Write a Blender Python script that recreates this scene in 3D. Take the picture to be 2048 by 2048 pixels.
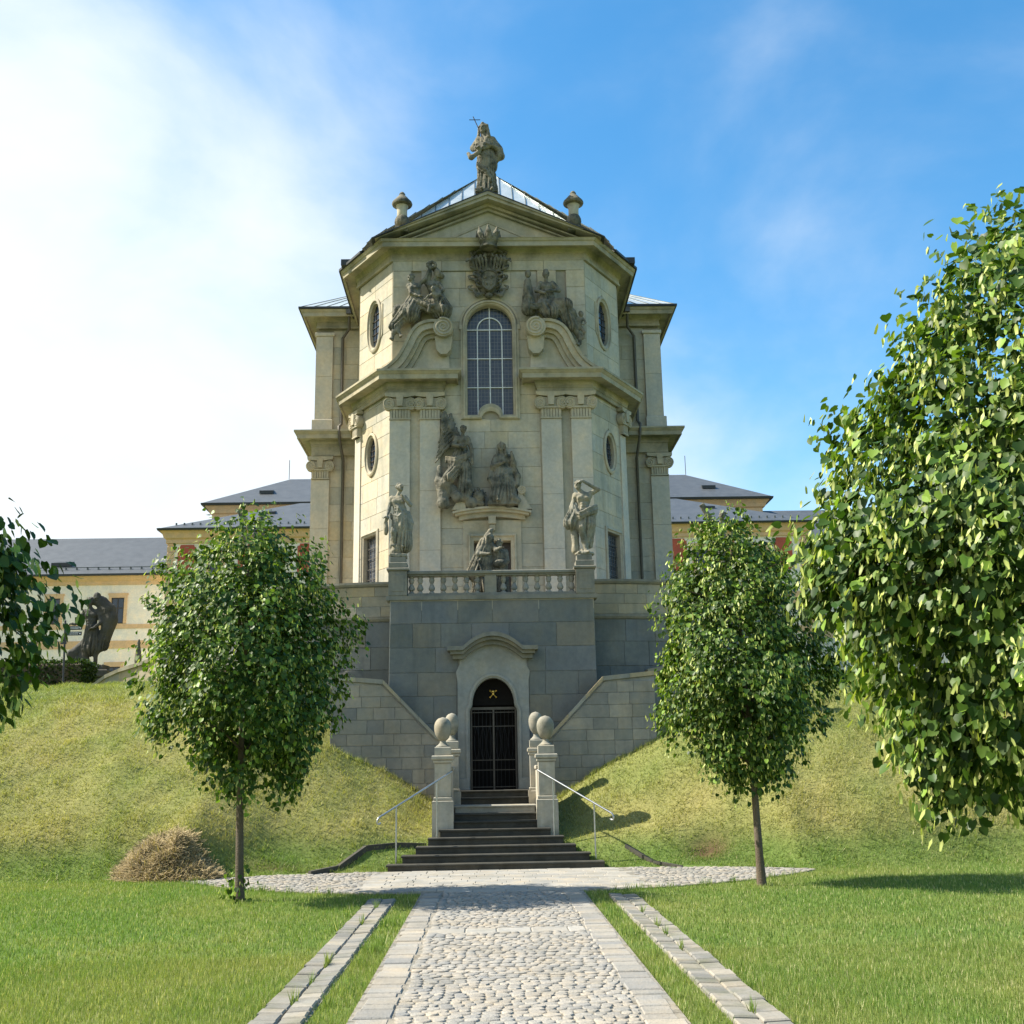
import bpy, bmesh, math, random
import numpy as np
from mathutils import Vector, Matrix
from mathutils.geometry import tessellate_polygon

random.seed(11)
rng = np.random.default_rng(11)
for o in list(bpy.data.objects):
    bpy.data.objects.remove(o)
scene = bpy.context.scene
col = scene.collection
PI = math.pi
rad = math.radians

# ------------------------------------------------------------------ camera
CAM = np.array([-0.205, 0.0, 2.1])
PITCH, YAW, ROLL = rad(13.264), rad(1.361), rad(1.019)
fw = np.array([math.sin(YAW) * math.cos(PITCH), math.cos(YAW) * math.cos(PITCH), math.sin(PITCH)])
rt = np.array([math.cos(YAW), -math.sin(YAW), 0.0])
up = np.cross(rt, fw)
r2 = rt * math.cos(ROLL) - up * math.sin(ROLL)
u2 = rt * math.sin(ROLL) + up * math.cos(ROLL)
cd = bpy.data.cameras.new('camera')
cd.sensor_width = 36
cd.lens = 36 * 2221 / 2048
cd.clip_end = 6000
cam = bpy.data.objects.new('camera', cd)
col.objects.link(cam)
cam.matrix_world = Matrix(((r2[0], u2[0], -fw[0], CAM[0]), (r2[1], u2[1], -fw[1], CAM[1]),
                           (r2[2], u2[2], -fw[2], CAM[2]), (0, 0, 0, 1)))
scene.camera = cam

# ------------------------------------------------------------------ sun, sky, exposure
SUN_EL, SUN_AZ = rad(45), rad(-86.5)          # azimuth from +Y (view direction), clockwise; -90 = from the left
sun_dir = Vector((math.sin(SUN_AZ) * math.cos(SUN_EL), math.cos(SUN_AZ) * math.cos(SUN_EL), math.sin(SUN_EL)))
sd = bpy.data.lights.new('sun', 'SUN')
sd.energy = 5.0
sd.angle = rad(0.53)
sd.color = (1.0, 0.93, 0.8)
sun = bpy.data.objects.new('sun', sd)
col.objects.link(sun)
sun.location = (-30, 0, 40)
sun.rotation_euler = sun_dir.to_track_quat('Z', 'Y').to_euler()

world = bpy.data.worlds.new('World')
scene.world = world
world.use_nodes = True
wt = world.node_tree
for n in list(wt.nodes):
    wt.nodes.remove(n)


def wn(t, **k):
    n = wt.nodes.new(t)
    for a, b in k.items():
        setattr(n, a, b)
    return n


def wl(a, b):
    wt.links.new(a, b)


w_out = wn('ShaderNodeOutputWorld')
w_bg = wn('ShaderNodeBackground')
SKY = 0.118
w_bg.inputs[1].default_value = SKY
w_sky = wn('ShaderNodeTexSky', sky_type='NISHITA', sun_disc=False, sun_elevation=SUN_EL,
           sun_rotation=SUN_AZ, altitude=300, air_density=1.15, dust_density=0.5, ozone_density=1.3)
w_tc = wn('ShaderNodeTexCoord')
w_map = wn('ShaderNodeMapping')
w_map.inputs['Scale'].default_value = (1.0, 1.0, 1.7)
wl(w_tc.outputs['Generated'], w_map.inputs[0])
w_n1 = wn('ShaderNodeTexNoise')
w_n1.inputs['Scale'].default_value = 3.1
w_n1.inputs['Detail'].default_value = 9
w_n1.inputs['Roughness'].default_value = 0.52
w_n1.inputs['Distortion'].default_value = 0.25
wl(w_map.outputs[0], w_n1.inputs['Vector'])
w_sep = wn('ShaderNodeSeparateXYZ')
wl(w_tc.outputs['Generated'], w_sep.inputs[0])
# a thin bright cloud bank fills the whole left half of the sky and frays out to the right
w_a = wn('ShaderNodeMath', operation='MULTIPLY_ADD')
wl(w_n1.outputs[0], w_a.inputs[0])
w_a.inputs[1].default_value = -0.85
w_x = wn('ShaderNodeMath', operation='MULTIPLY')
wl(w_sep.outputs[0], w_x.inputs[0])
w_x.inputs[1].default_value = 0.62
wl(w_x.outputs[0], w_a.inputs[2])
w_b = wn('ShaderNodeMath', operation='MULTIPLY_ADD')      # lower sky carries more cloud
wl(w_sep.outputs[2], w_b.inputs[0])
w_b.inputs[1].default_value = 0.65
wl(w_a.outputs[0], w_b.inputs[2])
w_mr = wn('ShaderNodeMapRange', interpolation_type='SMOOTHERSTEP')
w_mr.inputs['From Min'].default_value = 0.17
w_mr.inputs['From Max'].default_value = -0.5
w_mr.inputs['To Min'].default_value = 0.0
w_mr.inputs['To Max'].default_value = 0.96
wl(w_b.outputs[0], w_mr.inputs['Value'])
w_mix = wn('ShaderNodeMix', data_type='RGBA')
wl(w_mr.outputs[0], w_mix.inputs[0])
w_hs = wn('ShaderNodeHueSaturation')
w_hs.inputs['Saturation'].default_value = 1.36
w_hs.inputs['Hue'].default_value = 0.492
w_hs.inputs['Value'].default_value = 1.0
wl(w_sky.outputs[0], w_hs.inputs['Color'])
wl(w_hs.outputs[0], w_mix.inputs[6])
w_mix.inputs[7].default_value = (4.2, 4.45, 4.6, 1)
wl(w_mix.outputs[2], w_bg.inputs[0])
wl(w_bg.outputs[0], w_out.inputs[0])

scene.view_settings.view_transform = 'Standard'
scene.view_settings.look = 'None'
scene.view_settings.gamma = 1
scene.view_settings.exposure = 1.1
scene.render.resolution_x = 1024
scene.render.resolution_y = 1024

# ------------------------------------------------------------------ materials


class N:
    def __init__(s, name):
        s.m = bpy.data.materials.new(name)
        s.m.use_nodes = True
        s.t = s.m.node_tree
        s.b = s.t.nodes['Principled BSDF']
        s.o = s.t.nodes['Material Output']

    def n(s, t, **k):
        x = s.t.nodes.new(t)
        for a, b in k.items():
            setattr(x, a, b)
        return x

    def l(s, a, b):
        s.t.links.new(a, b)

    def pos(s, scale=(1, 1, 1)):
        g = s.n('ShaderNodeNewGeometry')
        m = s.n('ShaderNodeMapping')
        m.inputs['Scale'].default_value = scale
        s.l(g.outputs['Position'], m.inputs[0])
        return m.outputs[0]

    def noise(s, scale, detail=4, rough=0.55, vec=None, dist=0.0):
        x = s.n('ShaderNodeTexNoise')
        x.inputs['Scale'].default_value = scale
        x.inputs['Detail'].default_value = detail
        x.inputs['Roughness'].default_value = rough
        x.inputs['Distortion'].default_value = dist
        s.l(vec if vec is not None else s.pos(), x.inputs['Vector'])
        return x.outputs[0]

    def ramp(s, fac, stops, interp='LINEAR'):
        r = s.n('ShaderNodeValToRGB')
        r.color_ramp.interpolation = interp
        e = r.color_ramp.elements
        while len(e) < len(stops):
            e.new(0.5)
        for q, (p, c) in zip(e, stops):
            q.position = p
            q.color = (*c, 1) if len(c) == 3 else c
        s.l(fac, r.inputs[0])
        return r.outputs[0]

    def mix(s, fac, a, b, mode='MIX'):
        x = s.n('ShaderNodeMix', data_type='RGBA', blend_type=mode)
        for i, v in ((0, fac), (6, a), (7, b)):
            if hasattr(v, 'is_linked') or hasattr(v, 'links'):
                s.l(v, x.inputs[i])
            else:
                x.inputs[i].default_value = v if i == 0 else (*v, 1)
        return x.outputs[2]

    def math(s, op, a, b=0.0, c=0.0):
        x = s.n('ShaderNodeMath', operation=op)
        for i, v in enumerate((a, b, c)):
            if hasattr(v, 'links'):
                s.l(v, x.inputs[i])
            else:
                x.inputs[i].default_value = v
        return x.outputs[0]

    def rnd(s):
        oi = s.n('ShaderNodeObjectInfo')
        g = s.n('ShaderNodeNewGeometry')
        return s.math('FRACT', s.math('ADD', oi.outputs['Random'], g.outputs['Random Per Island']))

    def bump(s, h, strength=0.3, dist=0.02):
        b = s.n('ShaderNodeBump')
        b.inputs['Strength'].default_value = strength
        b.inputs['Distance'].default_value = dist
        s.l(h, b.inputs['Height'])
        s.l(b.outputs[0], s.b.inputs['Normal'])

    def col(s, c):
        if hasattr(c, 'links'):
            s.l(c, s.b.inputs['Base Color'])
        else:
            s.b.inputs['Base Color'].default_value = (*c, 1)

    def set(s, **k):
        for a, v in k.items():
            s.b.inputs[a.replace('_', ' ')].default_value = v
        return s


def stone(name, tones, stain=(0.12, 0.125, 0.11), stain_amt=0.45, streak=0.35, rough=0.85, bump=0.2, big=0.55, fine=9.0, lo=0.48):
    if len(tones) == 1:
        tones = tones * 2
    k = N(name)
    c = k.ramp(k.rnd(), [(i / max(1, len(tones) - 1), t) for i, t in enumerate(tones)])
    f = k.noise(fine, 8, 0.65)
    c = k.mix(1.0, c, k.ramp(f, [(0.3, (0.88,) * 3), (0.7, (1.1,) * 3)]), 'MULTIPLY')
    c = k.mix(1.0, c, k.ramp(k.noise(1.9, 4, .6), [(.32, (.86, .9, .95)), (.5, (1, 1, 1)), (.68, (1.12, 1.05, .95))]), 'MULTIPLY')
    st = k.ramp(k.noise(big, 6, 0.62), [(lo, (0, 0, 0)), (lo + 0.22, (1, 1, 1))])
    c = k.mix(k.math('MULTIPLY', st, stain_amt), c, stain)
    sk = k.ramp(k.noise(1.0, 5, 0.6, k.pos((2.6, 2.6, 0.22))), [(0.5, (0, 0, 0)), (0.72, (1, 1, 1))])
    c = k.mix(k.math('MULTIPLY', sk, streak), c, stain)
    k.col(c)
    k.set(Roughness=rough)
    k.b.inputs['Specular IOR Level'].default_value = 0.25
    k.bump(k.math('ADD', f, k.noise(45, 3)), bump, 0.02)
    return k.m


MAT = {}
MAT['church'] = stone('church_sandstone', [(.37, .34, .26), (.46, .41, .315), (.34, .325, .265), (.48, .42, .31), (.41, .385, .32), (.43, .365, .245), (.39, .365, .3)],
                      stain=(.175, .175, .125), stain_amt=.42, streak=.34)
MAT['trim'] = stone('church_trim_stone', [(.385, .34, .25), (.42, .37, .27), (.36, .325, .25)], stain=(.13, .135, .095), stain_amt=.62, streak=.35, big=.8)
MAT['pilaster'] = stone('pilaster_stone', [(.46, .425, .35), (.49, .445, .36), (.44, .41, .345)], stain=(.25, .25, .21), stain_amt=.3, streak=.28, big=.4)
MAT['cornice'] = stone('cornice_stone', [(.33, .30, .22), (.36, .32, .225)], stain=(.085, .088, .06), stain_amt=.8, streak=.25, big=.9)
MAT['terrace'] = stone('terrace_grey_stone', [(.13, .14, .13), (.17, .176, .158), (.11, .124, .12), (.185, .175, .14), (.145, .16, .165), (.155, .15, .122)],
                       stain=(.065, .076, .074), stain_amt=.62, streak=.5)
MAT['flank'] = stone('flank_yellow_stone', [(.34, .29, .19), (.28, .26, .2), (.38, .31, .19), (.3, .29, .24), (.24, .235, .2)], stain=(.13, .13, .1), stain_amt=.5, streak=.4)
MAT['rubble'] = stone('stair_wall_stone', [(.23, .225, .19), (.29, .27, .22), (.19, .19, .175), (.33, .3, .24), (.26, .25, .22)], stain=(.1, .1, .09), stain_amt=.5, streak=.4)
MAT['pier'] = stone('pier_stone', [(.4, .375, .31), (.44, .405, .33)], stain=(.18, .18, .145), stain_amt=.55, streak=.4, big=1.6)
MAT['statue'] = stone('statue_stone', [(.17, .158, .12), (.21, .193, .145)], stain=(.03, .034, .027), stain_amt=.9, streak=.7, big=3.2, lo=.44, fine=14, bump=.6)
MAT['statue_light'] = stone('pale_statue_stone', [(.225, .212, .165), (.265, .247, .192)], stain=(.055, .06, .046), stain_amt=.75, streak=.5, big=3.0, fine=14, bump=.4)
MAT['urn'] = stone('urn_stone', [(.26, .245, .2), (.3, .28, .225)], stain=(.1, .105, .075), stain_amt=.8, streak=.5, big=2.6, fine=14)
MAT['gatestone'] = stone('gate_surround_stone', [(.27, .275, .25), (.29, .29, .262)], stain=(.15, .155, .145), stain_amt=.5, streak=.4, big=1.2)
MAT['hoodstone'] = stone('grey_coping_stone', [(.19, .187, .155), (.22, .21, .172)], stain=(.07, .073, .06), stain_amt=.6, streak=.4, big=1.2)
MAT['statue_dark'] = stone('statue_dark_stone', [(.07, .067, .057)], stain=(.028, .028, .024), stain_amt=.7, streak=.5, big=2.2, fine=14)
MAT['step'] = stone('step_stone', [(.06, .058, .048), (.075, .07, .056), (.05, .05, .043)], stain=(.025, .026, .02), stain_amt=.7, streak=.5, big=1.8)
MAT['tread'] = stone('landing_stone', [(.3, .28, .23), (.34, .32, .27)], stain=(.15, .15, .12), stain_amt=.5, streak=.1, big=2)
MAT['mortar'] = stone('wall_mortar', [(.29, .26, .2)], stain=(.15, .15, .11), stain_amt=.5, streak=.3)
MAT['mortar_grey'] = stone('terrace_mortar', [(.27, .275, .26)], stain=(.13, .135, .13), stain_amt=.5, streak=.3)
MAT['cobble'] = stone('cobblestone', [(.27, .255, .225), (.32, .30, .265), (.24, .232, .215), (.35, .325, .28), (.3, .275, .235)], stain=(.19, .175, .14), stain_amt=.5, streak=0, big=1.1, fine=22, bump=.5)
MAT['paver'] = stone('paving_slab', [(.31, .295, .26), (.36, .34, .3), (.27, .26, .235), (.34, .315, .27)], stain=(.2, .19, .155), stain_amt=.55, streak=0, big=1.3, fine=18)
MAT['gutter'] = stone('gutter_stone', [(.22, .21, .185), (.27, .253, .218), (.18, .174, .156), (.31, .285, .235)], stain=(.11, .12, .065), stain_amt=.6, streak=0, big=1.6, fine=18)
MAT['joint'] = stone('joint_sand', [(.26, .24, .2)], stain=(.06, .052, .035), stain_amt=.95, streak=0, big=9, fine=30)
MAT['plaster'] = stone('cream_plaster', [(.78, .72, .62)], stain=(.62, .57, .48), stain_amt=.5, streak=.15, rough=.9, bump=.1)
MAT['ochre'] = stone('ochre_plaster', [(.60, .41, .235), (.63, .43, .25)], stain=(.5, .34, .2), stain_amt=.5, streak=.2, rough=.9, bump=.1)
MAT['redpanel'] = stone('red_plaster', [(.40, .1, .065)], stain=(.3, .085, .06), stain_amt=.5, streak=.2, rough=.9, bump=.1)


def plain(name, c, rough=0.5, metal=0.0, spec=0.5):
    k = N(name)
    f = k.noise(7, 5)
    k.col(k.mix(1.0, c, k.ramp(f, [(.3, (.8,) * 3), (.7, (1.15,) * 3)]), 'MULTIPLY'))
    k.set(Roughness=rough, Metallic=metal)
    k.b.inputs['Specular IOR Level'].default_value = spec
    return k.m


MAT['iron'] = plain('black_iron', (.012, .013, .014), .5, 0.3)
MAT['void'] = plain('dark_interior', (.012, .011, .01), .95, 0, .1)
MAT['steel'] = plain('galvanised_steel', (.42, .43, .43), .35, 0.9)
MAT['gold'] = plain('gilded_metal', (.75, .5, .12), .35, 1.0)
MAT['pipe'] = plain('copper_drainpipe', (.09, .08, .065), .55, .4)
MAT['muntin'] = plain('pale_window_bar', (.62, .63, .63), .5)
MAT['darkframe'] = plain('dark_window_frame', (.04, .03, .022), .5)
MAT['signblack'] = plain('sign_board', (.015, .02, .03), .4)
MAT['signwhite'] = plain('sign_lettering', (.7, .7, .7), .5)
MAT['bark'] = stone('linden_bark', [(.14, .11, .08)], stain=(.06, .05, .035), stain_amt=.6, streak=.7, fine=25, bump=.8)

k = N('leaded_glass')
br = k.n('ShaderNodeTexBrick')
br.offset = 0.0
br.inputs['Scale'].default_value = 1.0
for nm, v in (('Mortar Size', .007), ('Brick Width', .115), ('Row Height', .13), ('Mortar Smooth', .1), ('Bias', 0.0)):
    br.inputs[nm].default_value = v
br.inputs['Color1'].default_value = (.022, .032, .05, 1)
br.inputs['Color2'].default_value = (.04, .05, .07, 1)
br.inputs['Mortar'].default_value = (.12, .125, .13, 1)
sp = k.n('ShaderNodeSeparateXYZ')
k.l(k.pos(), sp.inputs[0])
cx = k.n('ShaderNodeCombineXYZ')
k.l(k.math('ADD', sp.outputs[0], sp.outputs[1]), cx.inputs[0])
k.l(sp.outputs[2], cx.inputs[1])
k.l(cx.outputs[0], br.inputs['Vector'])
k.col(br.outputs['Color'])
k.l(k.math('MULTIPLY_ADD', br.outputs['Fac'], .4, .16), k.b.inputs['Roughness'])
k.bump(k.noise(3.5, 2), .12, .05)
MAT['glass'] = k.m
k = N('window_glass')
k.col((.03, .045, .07))
k.set(Roughness=.08)
k.bump(k.noise(1.2, 2), .1, .05)
MAT['pane'] = k.m

k = N('slate_roof')
c = k.ramp(k.noise(1.6, 6, .6), [(.3, (.07, .077, .083)), (.7, (.1, .108, .115))])
wv = k.n('ShaderNodeTexWave', wave_type='BANDS', bands_direction='Z', wave_profile='SAW')
wv.inputs['Scale'].default_value = 2.2
wv.inputs['Distortion'].default_value = .3
k.l(k.pos(), wv.inputs[0])
k.col(k.mix(.18, c, wv.outputs[0], 'MULTIPLY'))
k.set(Roughness=.5)
k.bump(wv.outputs[0], .25, .03)
MAT['slate'] = k.m
k = N('standing_seam_metal')
k.col(k.ramp(k.noise(1.3, 5, .6), [(.35, (.5, .55, .53)), (.65, (.72, .74, .7))]))
k.set(Roughness=.3, Metallic=.45)
MAT['roofmetal'] = k.m
MAT['seam'] = plain('roof_seam', (.11, .125, .12), .5, .4)
MAT['roofedge'] = plain('dark_roof_edge', (.03, .034, .034), .5, .3)


def vcol(name, rough=.6, transl=0.0, spec=.3, rnd=0.0, bump=None):
    k = N(name)
    at = k.n('ShaderNodeAttribute')
    at.attribute_name = 'col'
    c = at.outputs['Color']
    if rnd:
        c = k.mix(1.0, c, k.ramp(k.rnd(), [(0, (1 - rnd,) * 3), (1, (1 + rnd,) * 3)]), 'MULTIPLY')
    if bump:
        f = k.noise(bump, 6, .7)
        c = k.mix(1.0, c, k.ramp(f, [(.3, (.7,) * 3), (.7, (1.25,) * 3)]), 'MULTIPLY')
        k.bump(f, .6, .06)
    k.col(c)
    k.set(Roughness=rough)
    k.b.inputs['Specular IOR Level'].default_value = spec
    if transl:
        t = k.n('ShaderNodeBsdfTranslucent')
        k.l(k.mix(1.0, c, (1.5, 1.6, .55), 'MULTIPLY'), t.inputs[0])
        ms = k.n('ShaderNodeMixShader')
        ms.inputs[0].default_value = transl
        k.l(k.b.outputs[0], ms.inputs[1])
        k.l(t.outputs[0], ms.inputs[2])
        k.l(ms.outputs[0], k.o.inputs['Surface'])
    return k.m


MAT['ground'] = vcol('grass_ground', .95, 0, .1, 0, 9.0)
MAT['blade'] = vcol('grass_blades', .55, .3, .25)
MAT['leaf'] = vcol('linden_leaves', .46, .26, .26, .3)
MAT['hay'] = vcol('dry_hay', .8, .15, .2)

# ------------------------------------------------------------------ mesh helpers
WL = {}


def link(o, parent=None, world_loc=(0, 0, 0)):
    col.objects.link(o)
    w = Vector(world_loc)
    WL[o.name] = w
    if parent is not None:
        o.parent = parent
        o.location = w - WL[parent.name]
    else:
        o.location = w
    return o


def tag(o, label=None, cat=None, group=None, kind=None):
    for a, b in (('label', label), ('category', cat), ('group', group), ('kind', kind)):
        if b:
            o[a] = b
    return o


def empty(name, loc, label=None, cat=None, group=None, parent=None):
    o = bpy.data.objects.new(name, None)
    o.empty_display_size = .2
    link(o, parent, loc)
    return tag(o, label, cat, group)


def copy_tree(o, loc, label=None):
    c = o.copy()
    col.objects.link(c)
    WL[c.name] = Vector(loc)
    c.location = loc
    if label:
        c['label'] = label
    for ch in list(o.children):
        d = ch.copy()
        col.objects.link(d)
        d.parent = c
        for g in list(ch.children):
            e = g.copy()
            col.objects.link(e)
            e.parent = d
    return c


class MB:
    def __init__(s):
        s.v, s.f = [], []

    def add(s, vs, fs):
        b = len(s.v)
        s.v += [tuple(map(float, p)) for p in vs]
        s.f += [tuple(b + i for i in q) for q in fs]
        return s

    def box(s, x0, x1, y0, y1, z0, z1):
        return s.add([(x0, y0, z0), (x1, y0, z0), (x1, y1, z0), (x0, y1, z0), (x0, y0, z1), (x1, y0, z1), (x1, y1, z1), (x0, y1, z1)],
                     [(0, 3, 2, 1), (4, 5, 6, 7), (0, 1, 5, 4), (1, 2, 6, 5), (2, 3, 7, 6), (3, 0, 4, 7)])

    def bbox(s, x0, x1, y0, y1, z0, z1, c=.015):
        """box with chamfered edges (front, top and sides)"""
        q = []
        for z, i in ((z0, c), (z0 + c, 0), (z1 - c, 0), (z1, c)):
            q += [(x0 + i, y0 + i, z), (x1 - i, y0 + i, z), (x1 - i, y1 - i, z), (x0 + i, y1 - i, z)]
        fs = [(3, 2, 1, 0), (12, 13, 14, 15)]
        for l in range(3):
            for a in range(4):
                b = (a + 1) % 4
                fs.append((l * 4 + a, l * 4 + b, l * 4 + 4 + b, l * 4 + 4 + a))
        return s.add(q, fs)

    def extr(s, poly, mp, w0, w1, holes=()):
        loops = [list(poly)] + [list(h) for h in holes]
        flat = [p for l in loops for p in l]
        n = len(flat)
        vs = [mp(u, v, w0) for u, v in flat] + [mp(u, v, w1) for u, v in flat]
        if len(loops) == 1 and n <= 4:
            tris = [tuple(range(n))]
        else:
            tris = tessellate_polygon([[Vector((u, v, 0)) for u, v in l] for l in loops])
        fs = [tuple(t) for t in tris] + [tuple(n + i for i in reversed(t)) for t in tris]
        b = 0
        for l in loops:
            m = len(l)
            fs += [(b + i, b + (i + 1) % m, n + b + (i + 1) % m, n + b + i) for i in range(m)]
            b += m
        return s.add(vs, fs)

    def ring(s, outer, inner, mp, prof):
        """moulding between two loops of equal length; prof = [(t, w)] t: 0 outer .. 1 inner"""
        n = len(outer)
        vs = []
        for t, w in prof:
            for (a, b), (c, d) in zip(outer, inner):
                vs.append(mp(a + (c - a) * t, b + (d - b) * t, w))
        fs = []
        for l in range(len(prof) - 1):
            for i in range(n):
                j = (i + 1) % n
                fs.append((l * n + i, l * n + j, (l + 1) * n + j, (l + 1) * n + i))
        return s.add(vs, fs)

    def tube(s, pts, rads, n=8, cap=True):
        P = [Vector(p) for p in pts]
        if not hasattr(rads, '__len__'):
            rads = [rads] * len(P)
        vs, fs = [], []
        a = None
        for i, p in enumerate(P):
            d = (P[min(i + 1, len(P) - 1)] - P[max(i - 1, 0)]).normalized()
            if a is None:
                a = d.orthogonal().normalized()
            a = (a - d * a.dot(d)).normalized()
            b = d.cross(a)
            for q in range(n):
                t = 2 * PI * q / n
                vs.append(p + (a * math.cos(t) + b * math.sin(t)) * rads[i])
        for i in range(len(P) - 1):
            for q in range(n):
                r = (q + 1) % n
                fs.append((i * n + q, i * n + r, i * n + n + r, i * n + n + q))
        if cap:
            fs.append(tuple(reversed(range(n))))
            fs.append(tuple((len(P) - 1) * n + q for q in range(n)))
        return s.add(vs, fs)

    def lathe(s, c, prof, n=16, flute=0, amp=0.0, ang=0.0):
        vs, fs = [], []
        for r, z in prof:
            for q in range(n):
                t = 2 * PI * q / n + ang
                rr = r * (1 + amp * (abs(math.sin(flute * t / 2)) - .5)) if flute else r
                vs.append((c[0] + rr * math.cos(t), c[1] + rr * math.sin(t), c[2] + z))
        for i in range(len(prof) - 1):
            for q in range(n):
                r = (q + 1) % n
                fs.append((i * n + q, i * n + r, i * n + n + r, i * n + n + q))
        fs.append(tuple(reversed(range(n))))
        fs.append(tuple((len(prof) - 1) * n + q for q in range(n)))
        return s.add(vs, fs)

    def sweep(s, path, prof, caps=True):
        """profile [(out, z)] along a plan path; outward is to the left of the direction of travel"""
        P = [Vector(p) for p in path]
        n = len(prof)
        vs, fs = [], []
        for i, p in enumerate(P):
            ds = []
            if i > 0:
                ds.append((P[i] - P[i - 1]).normalized())
            if i < len(P) - 1:
                ds.append((P[i + 1] - P[i]).normalized())
            ns = [Vector((-d.y, d.x)) for d in ds]
            m = sum(ns, Vector((0, 0))).normalized()
            m = m / max(.3, m.dot(ns[0]))
            for o, z in prof:
                q = p + m * o
                vs.append((q.x, q.y, z))
        for i in range(len(P) - 1):
            for q in range(n):
                r = (q + 1) % n
                fs.append((i * n + q, i * n + r, i * n + n + r, i * n + n + q))
        if caps:
            fs.append(tuple(range(n)))
            fs.append(tuple((len(P) - 1) * n + q for q in reversed(range(n))))
        return s.add(vs, fs)

    def mirror(s, cx=0.0):
        m = MB()
        m.v = [(2 * cx - x, y, z) for x, y, z in s.v]
        m.f = [tuple(reversed(q)) for q in s.f]
        return m

    def obj(s, name, mat, parent=None, smooth=None, origin=None, kind=None):
        A = np.array(s.v)
        if origin is None:
            origin = (A.min(0) + A.max(0)) / 2
            origin[2] = A[:, 2].min()
        me = bpy.data.meshes.new(name)
        me.from_pydata((A - np.array(origin)).tolist(), [], s.f)
        bm = bmesh.new()
        bm.from_mesh(me)
        bmesh.ops.recalc_face_normals(bm, faces=bm.faces)
        bm.to_mesh(me)
        bm.free()
        me.materials.append(MAT[mat])
        if smooth:
            me.polygons.foreach_set('use_smooth', [True] * len(me.polygons))
            me.set_sharp_from_angle(angle=rad(smooth))
        o = bpy.data.objects.new(name, me)
        link(o, parent, origin)
        if kind:
            o['kind'] = kind
        return o


def np_mesh(name, V, F, mat, parent=None, colors=None, smooth=False, origin=(0, 0, 0), kind=None):
    me = bpy.data.meshes.new(name)
    V = np.asarray(V, np.float32) - np.asarray(origin, np.float32)
    F = np.asarray(F, np.int32)
    n = F.shape[1]
    me.vertices.add(len(V))
    me.vertices.foreach_set('co', V.ravel())
    me.loops.add(F.size)
    me.loops.foreach_set('vertex_index', F.ravel())
    me.polygons.add(len(F))
    me.polygons.foreach_set('loop_start', np.arange(0, F.size, n, dtype=np.int32))
    me.polygons.foreach_set('loop_total', np.full(len(F), n, np.int32))
    if smooth:
        me.polygons.foreach_set('use_smooth', np.ones(len(F), bool))
    me.update(calc_edges=True)
    if colors is not None:
        a = me.color_attributes.new('col', 'FLOAT_COLOR', 'POINT')
        c = np.ones((len(V), 4), np.float32)
        c[:, :3] = colors
        a.data.foreach_set('color', c.ravel())
    me.materials.append(MAT[mat])
    o = bpy.data.objects.new(name, me)
    link(o, parent, origin)
    if kind:
        o['kind'] = kind
    return o


def smooth01(x, a, b):
    t = np.clip((x - a) / (b - a), 0, 1)
    return t * t * (3 - 2 * t)


def vnoise(x, y, seed=0):
    """cheap smooth value noise in 2-D, about -1..1"""
    def h(i, j):
        v = np.sin(i * 127.1 + j * 311.7 + seed * 74.7) * 43758.5453
        return v - np.floor(v)
    i, j = np.floor(x), np.floor(y)
    f, g = x - i, y - j
    f, g = f * f * (3 - 2 * f), g * g * (3 - 2 * g)
    return ((h(i, j) * (1 - f) + h(i + 1, j) * f) * (1 - g) + (h(i, j + 1) * (1 - f) + h(i + 1, j + 1) * f) * g) * 2 - 1


def block(name, poly, mp, depth, mat, parent, gap=.004, ch=.009):
    """one ashlar: polygon in wall coordinates, chamfered front"""
    cu = sum(p[0] for p in poly) / len(poly)
    cv = sum(p[1] for p in poly) / len(poly)

    def ins(p, d):
        u, v = p
        return (u - math.copysign(min(d, abs(u - cu) * .8), u - cu), v - math.copysign(min(d, abs(v - cv) * .8), v - cv))
    a = [ins(p, gap) for p in poly]
    b = [ins(p, gap + ch) for p in poly]
    n = len(poly)
    m = MB()
    vs = [mp(u, v, -.02) for u, v in a] + [mp(u, v, depth - ch * .7) for u, v in a] + [mp(u, v, depth) for u, v in b]
    fs = [tuple(2 * n + i for i in range(n))]
    for l in (0, 1):
        fs += [(l * n + i, l * n + (i + 1) % n, (l + 1) * n + (i + 1) % n, (l + 1) * n + i) for i in range(n)]
    m.add(vs, fs)
    return m.obj(name, mat, parent)


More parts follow.
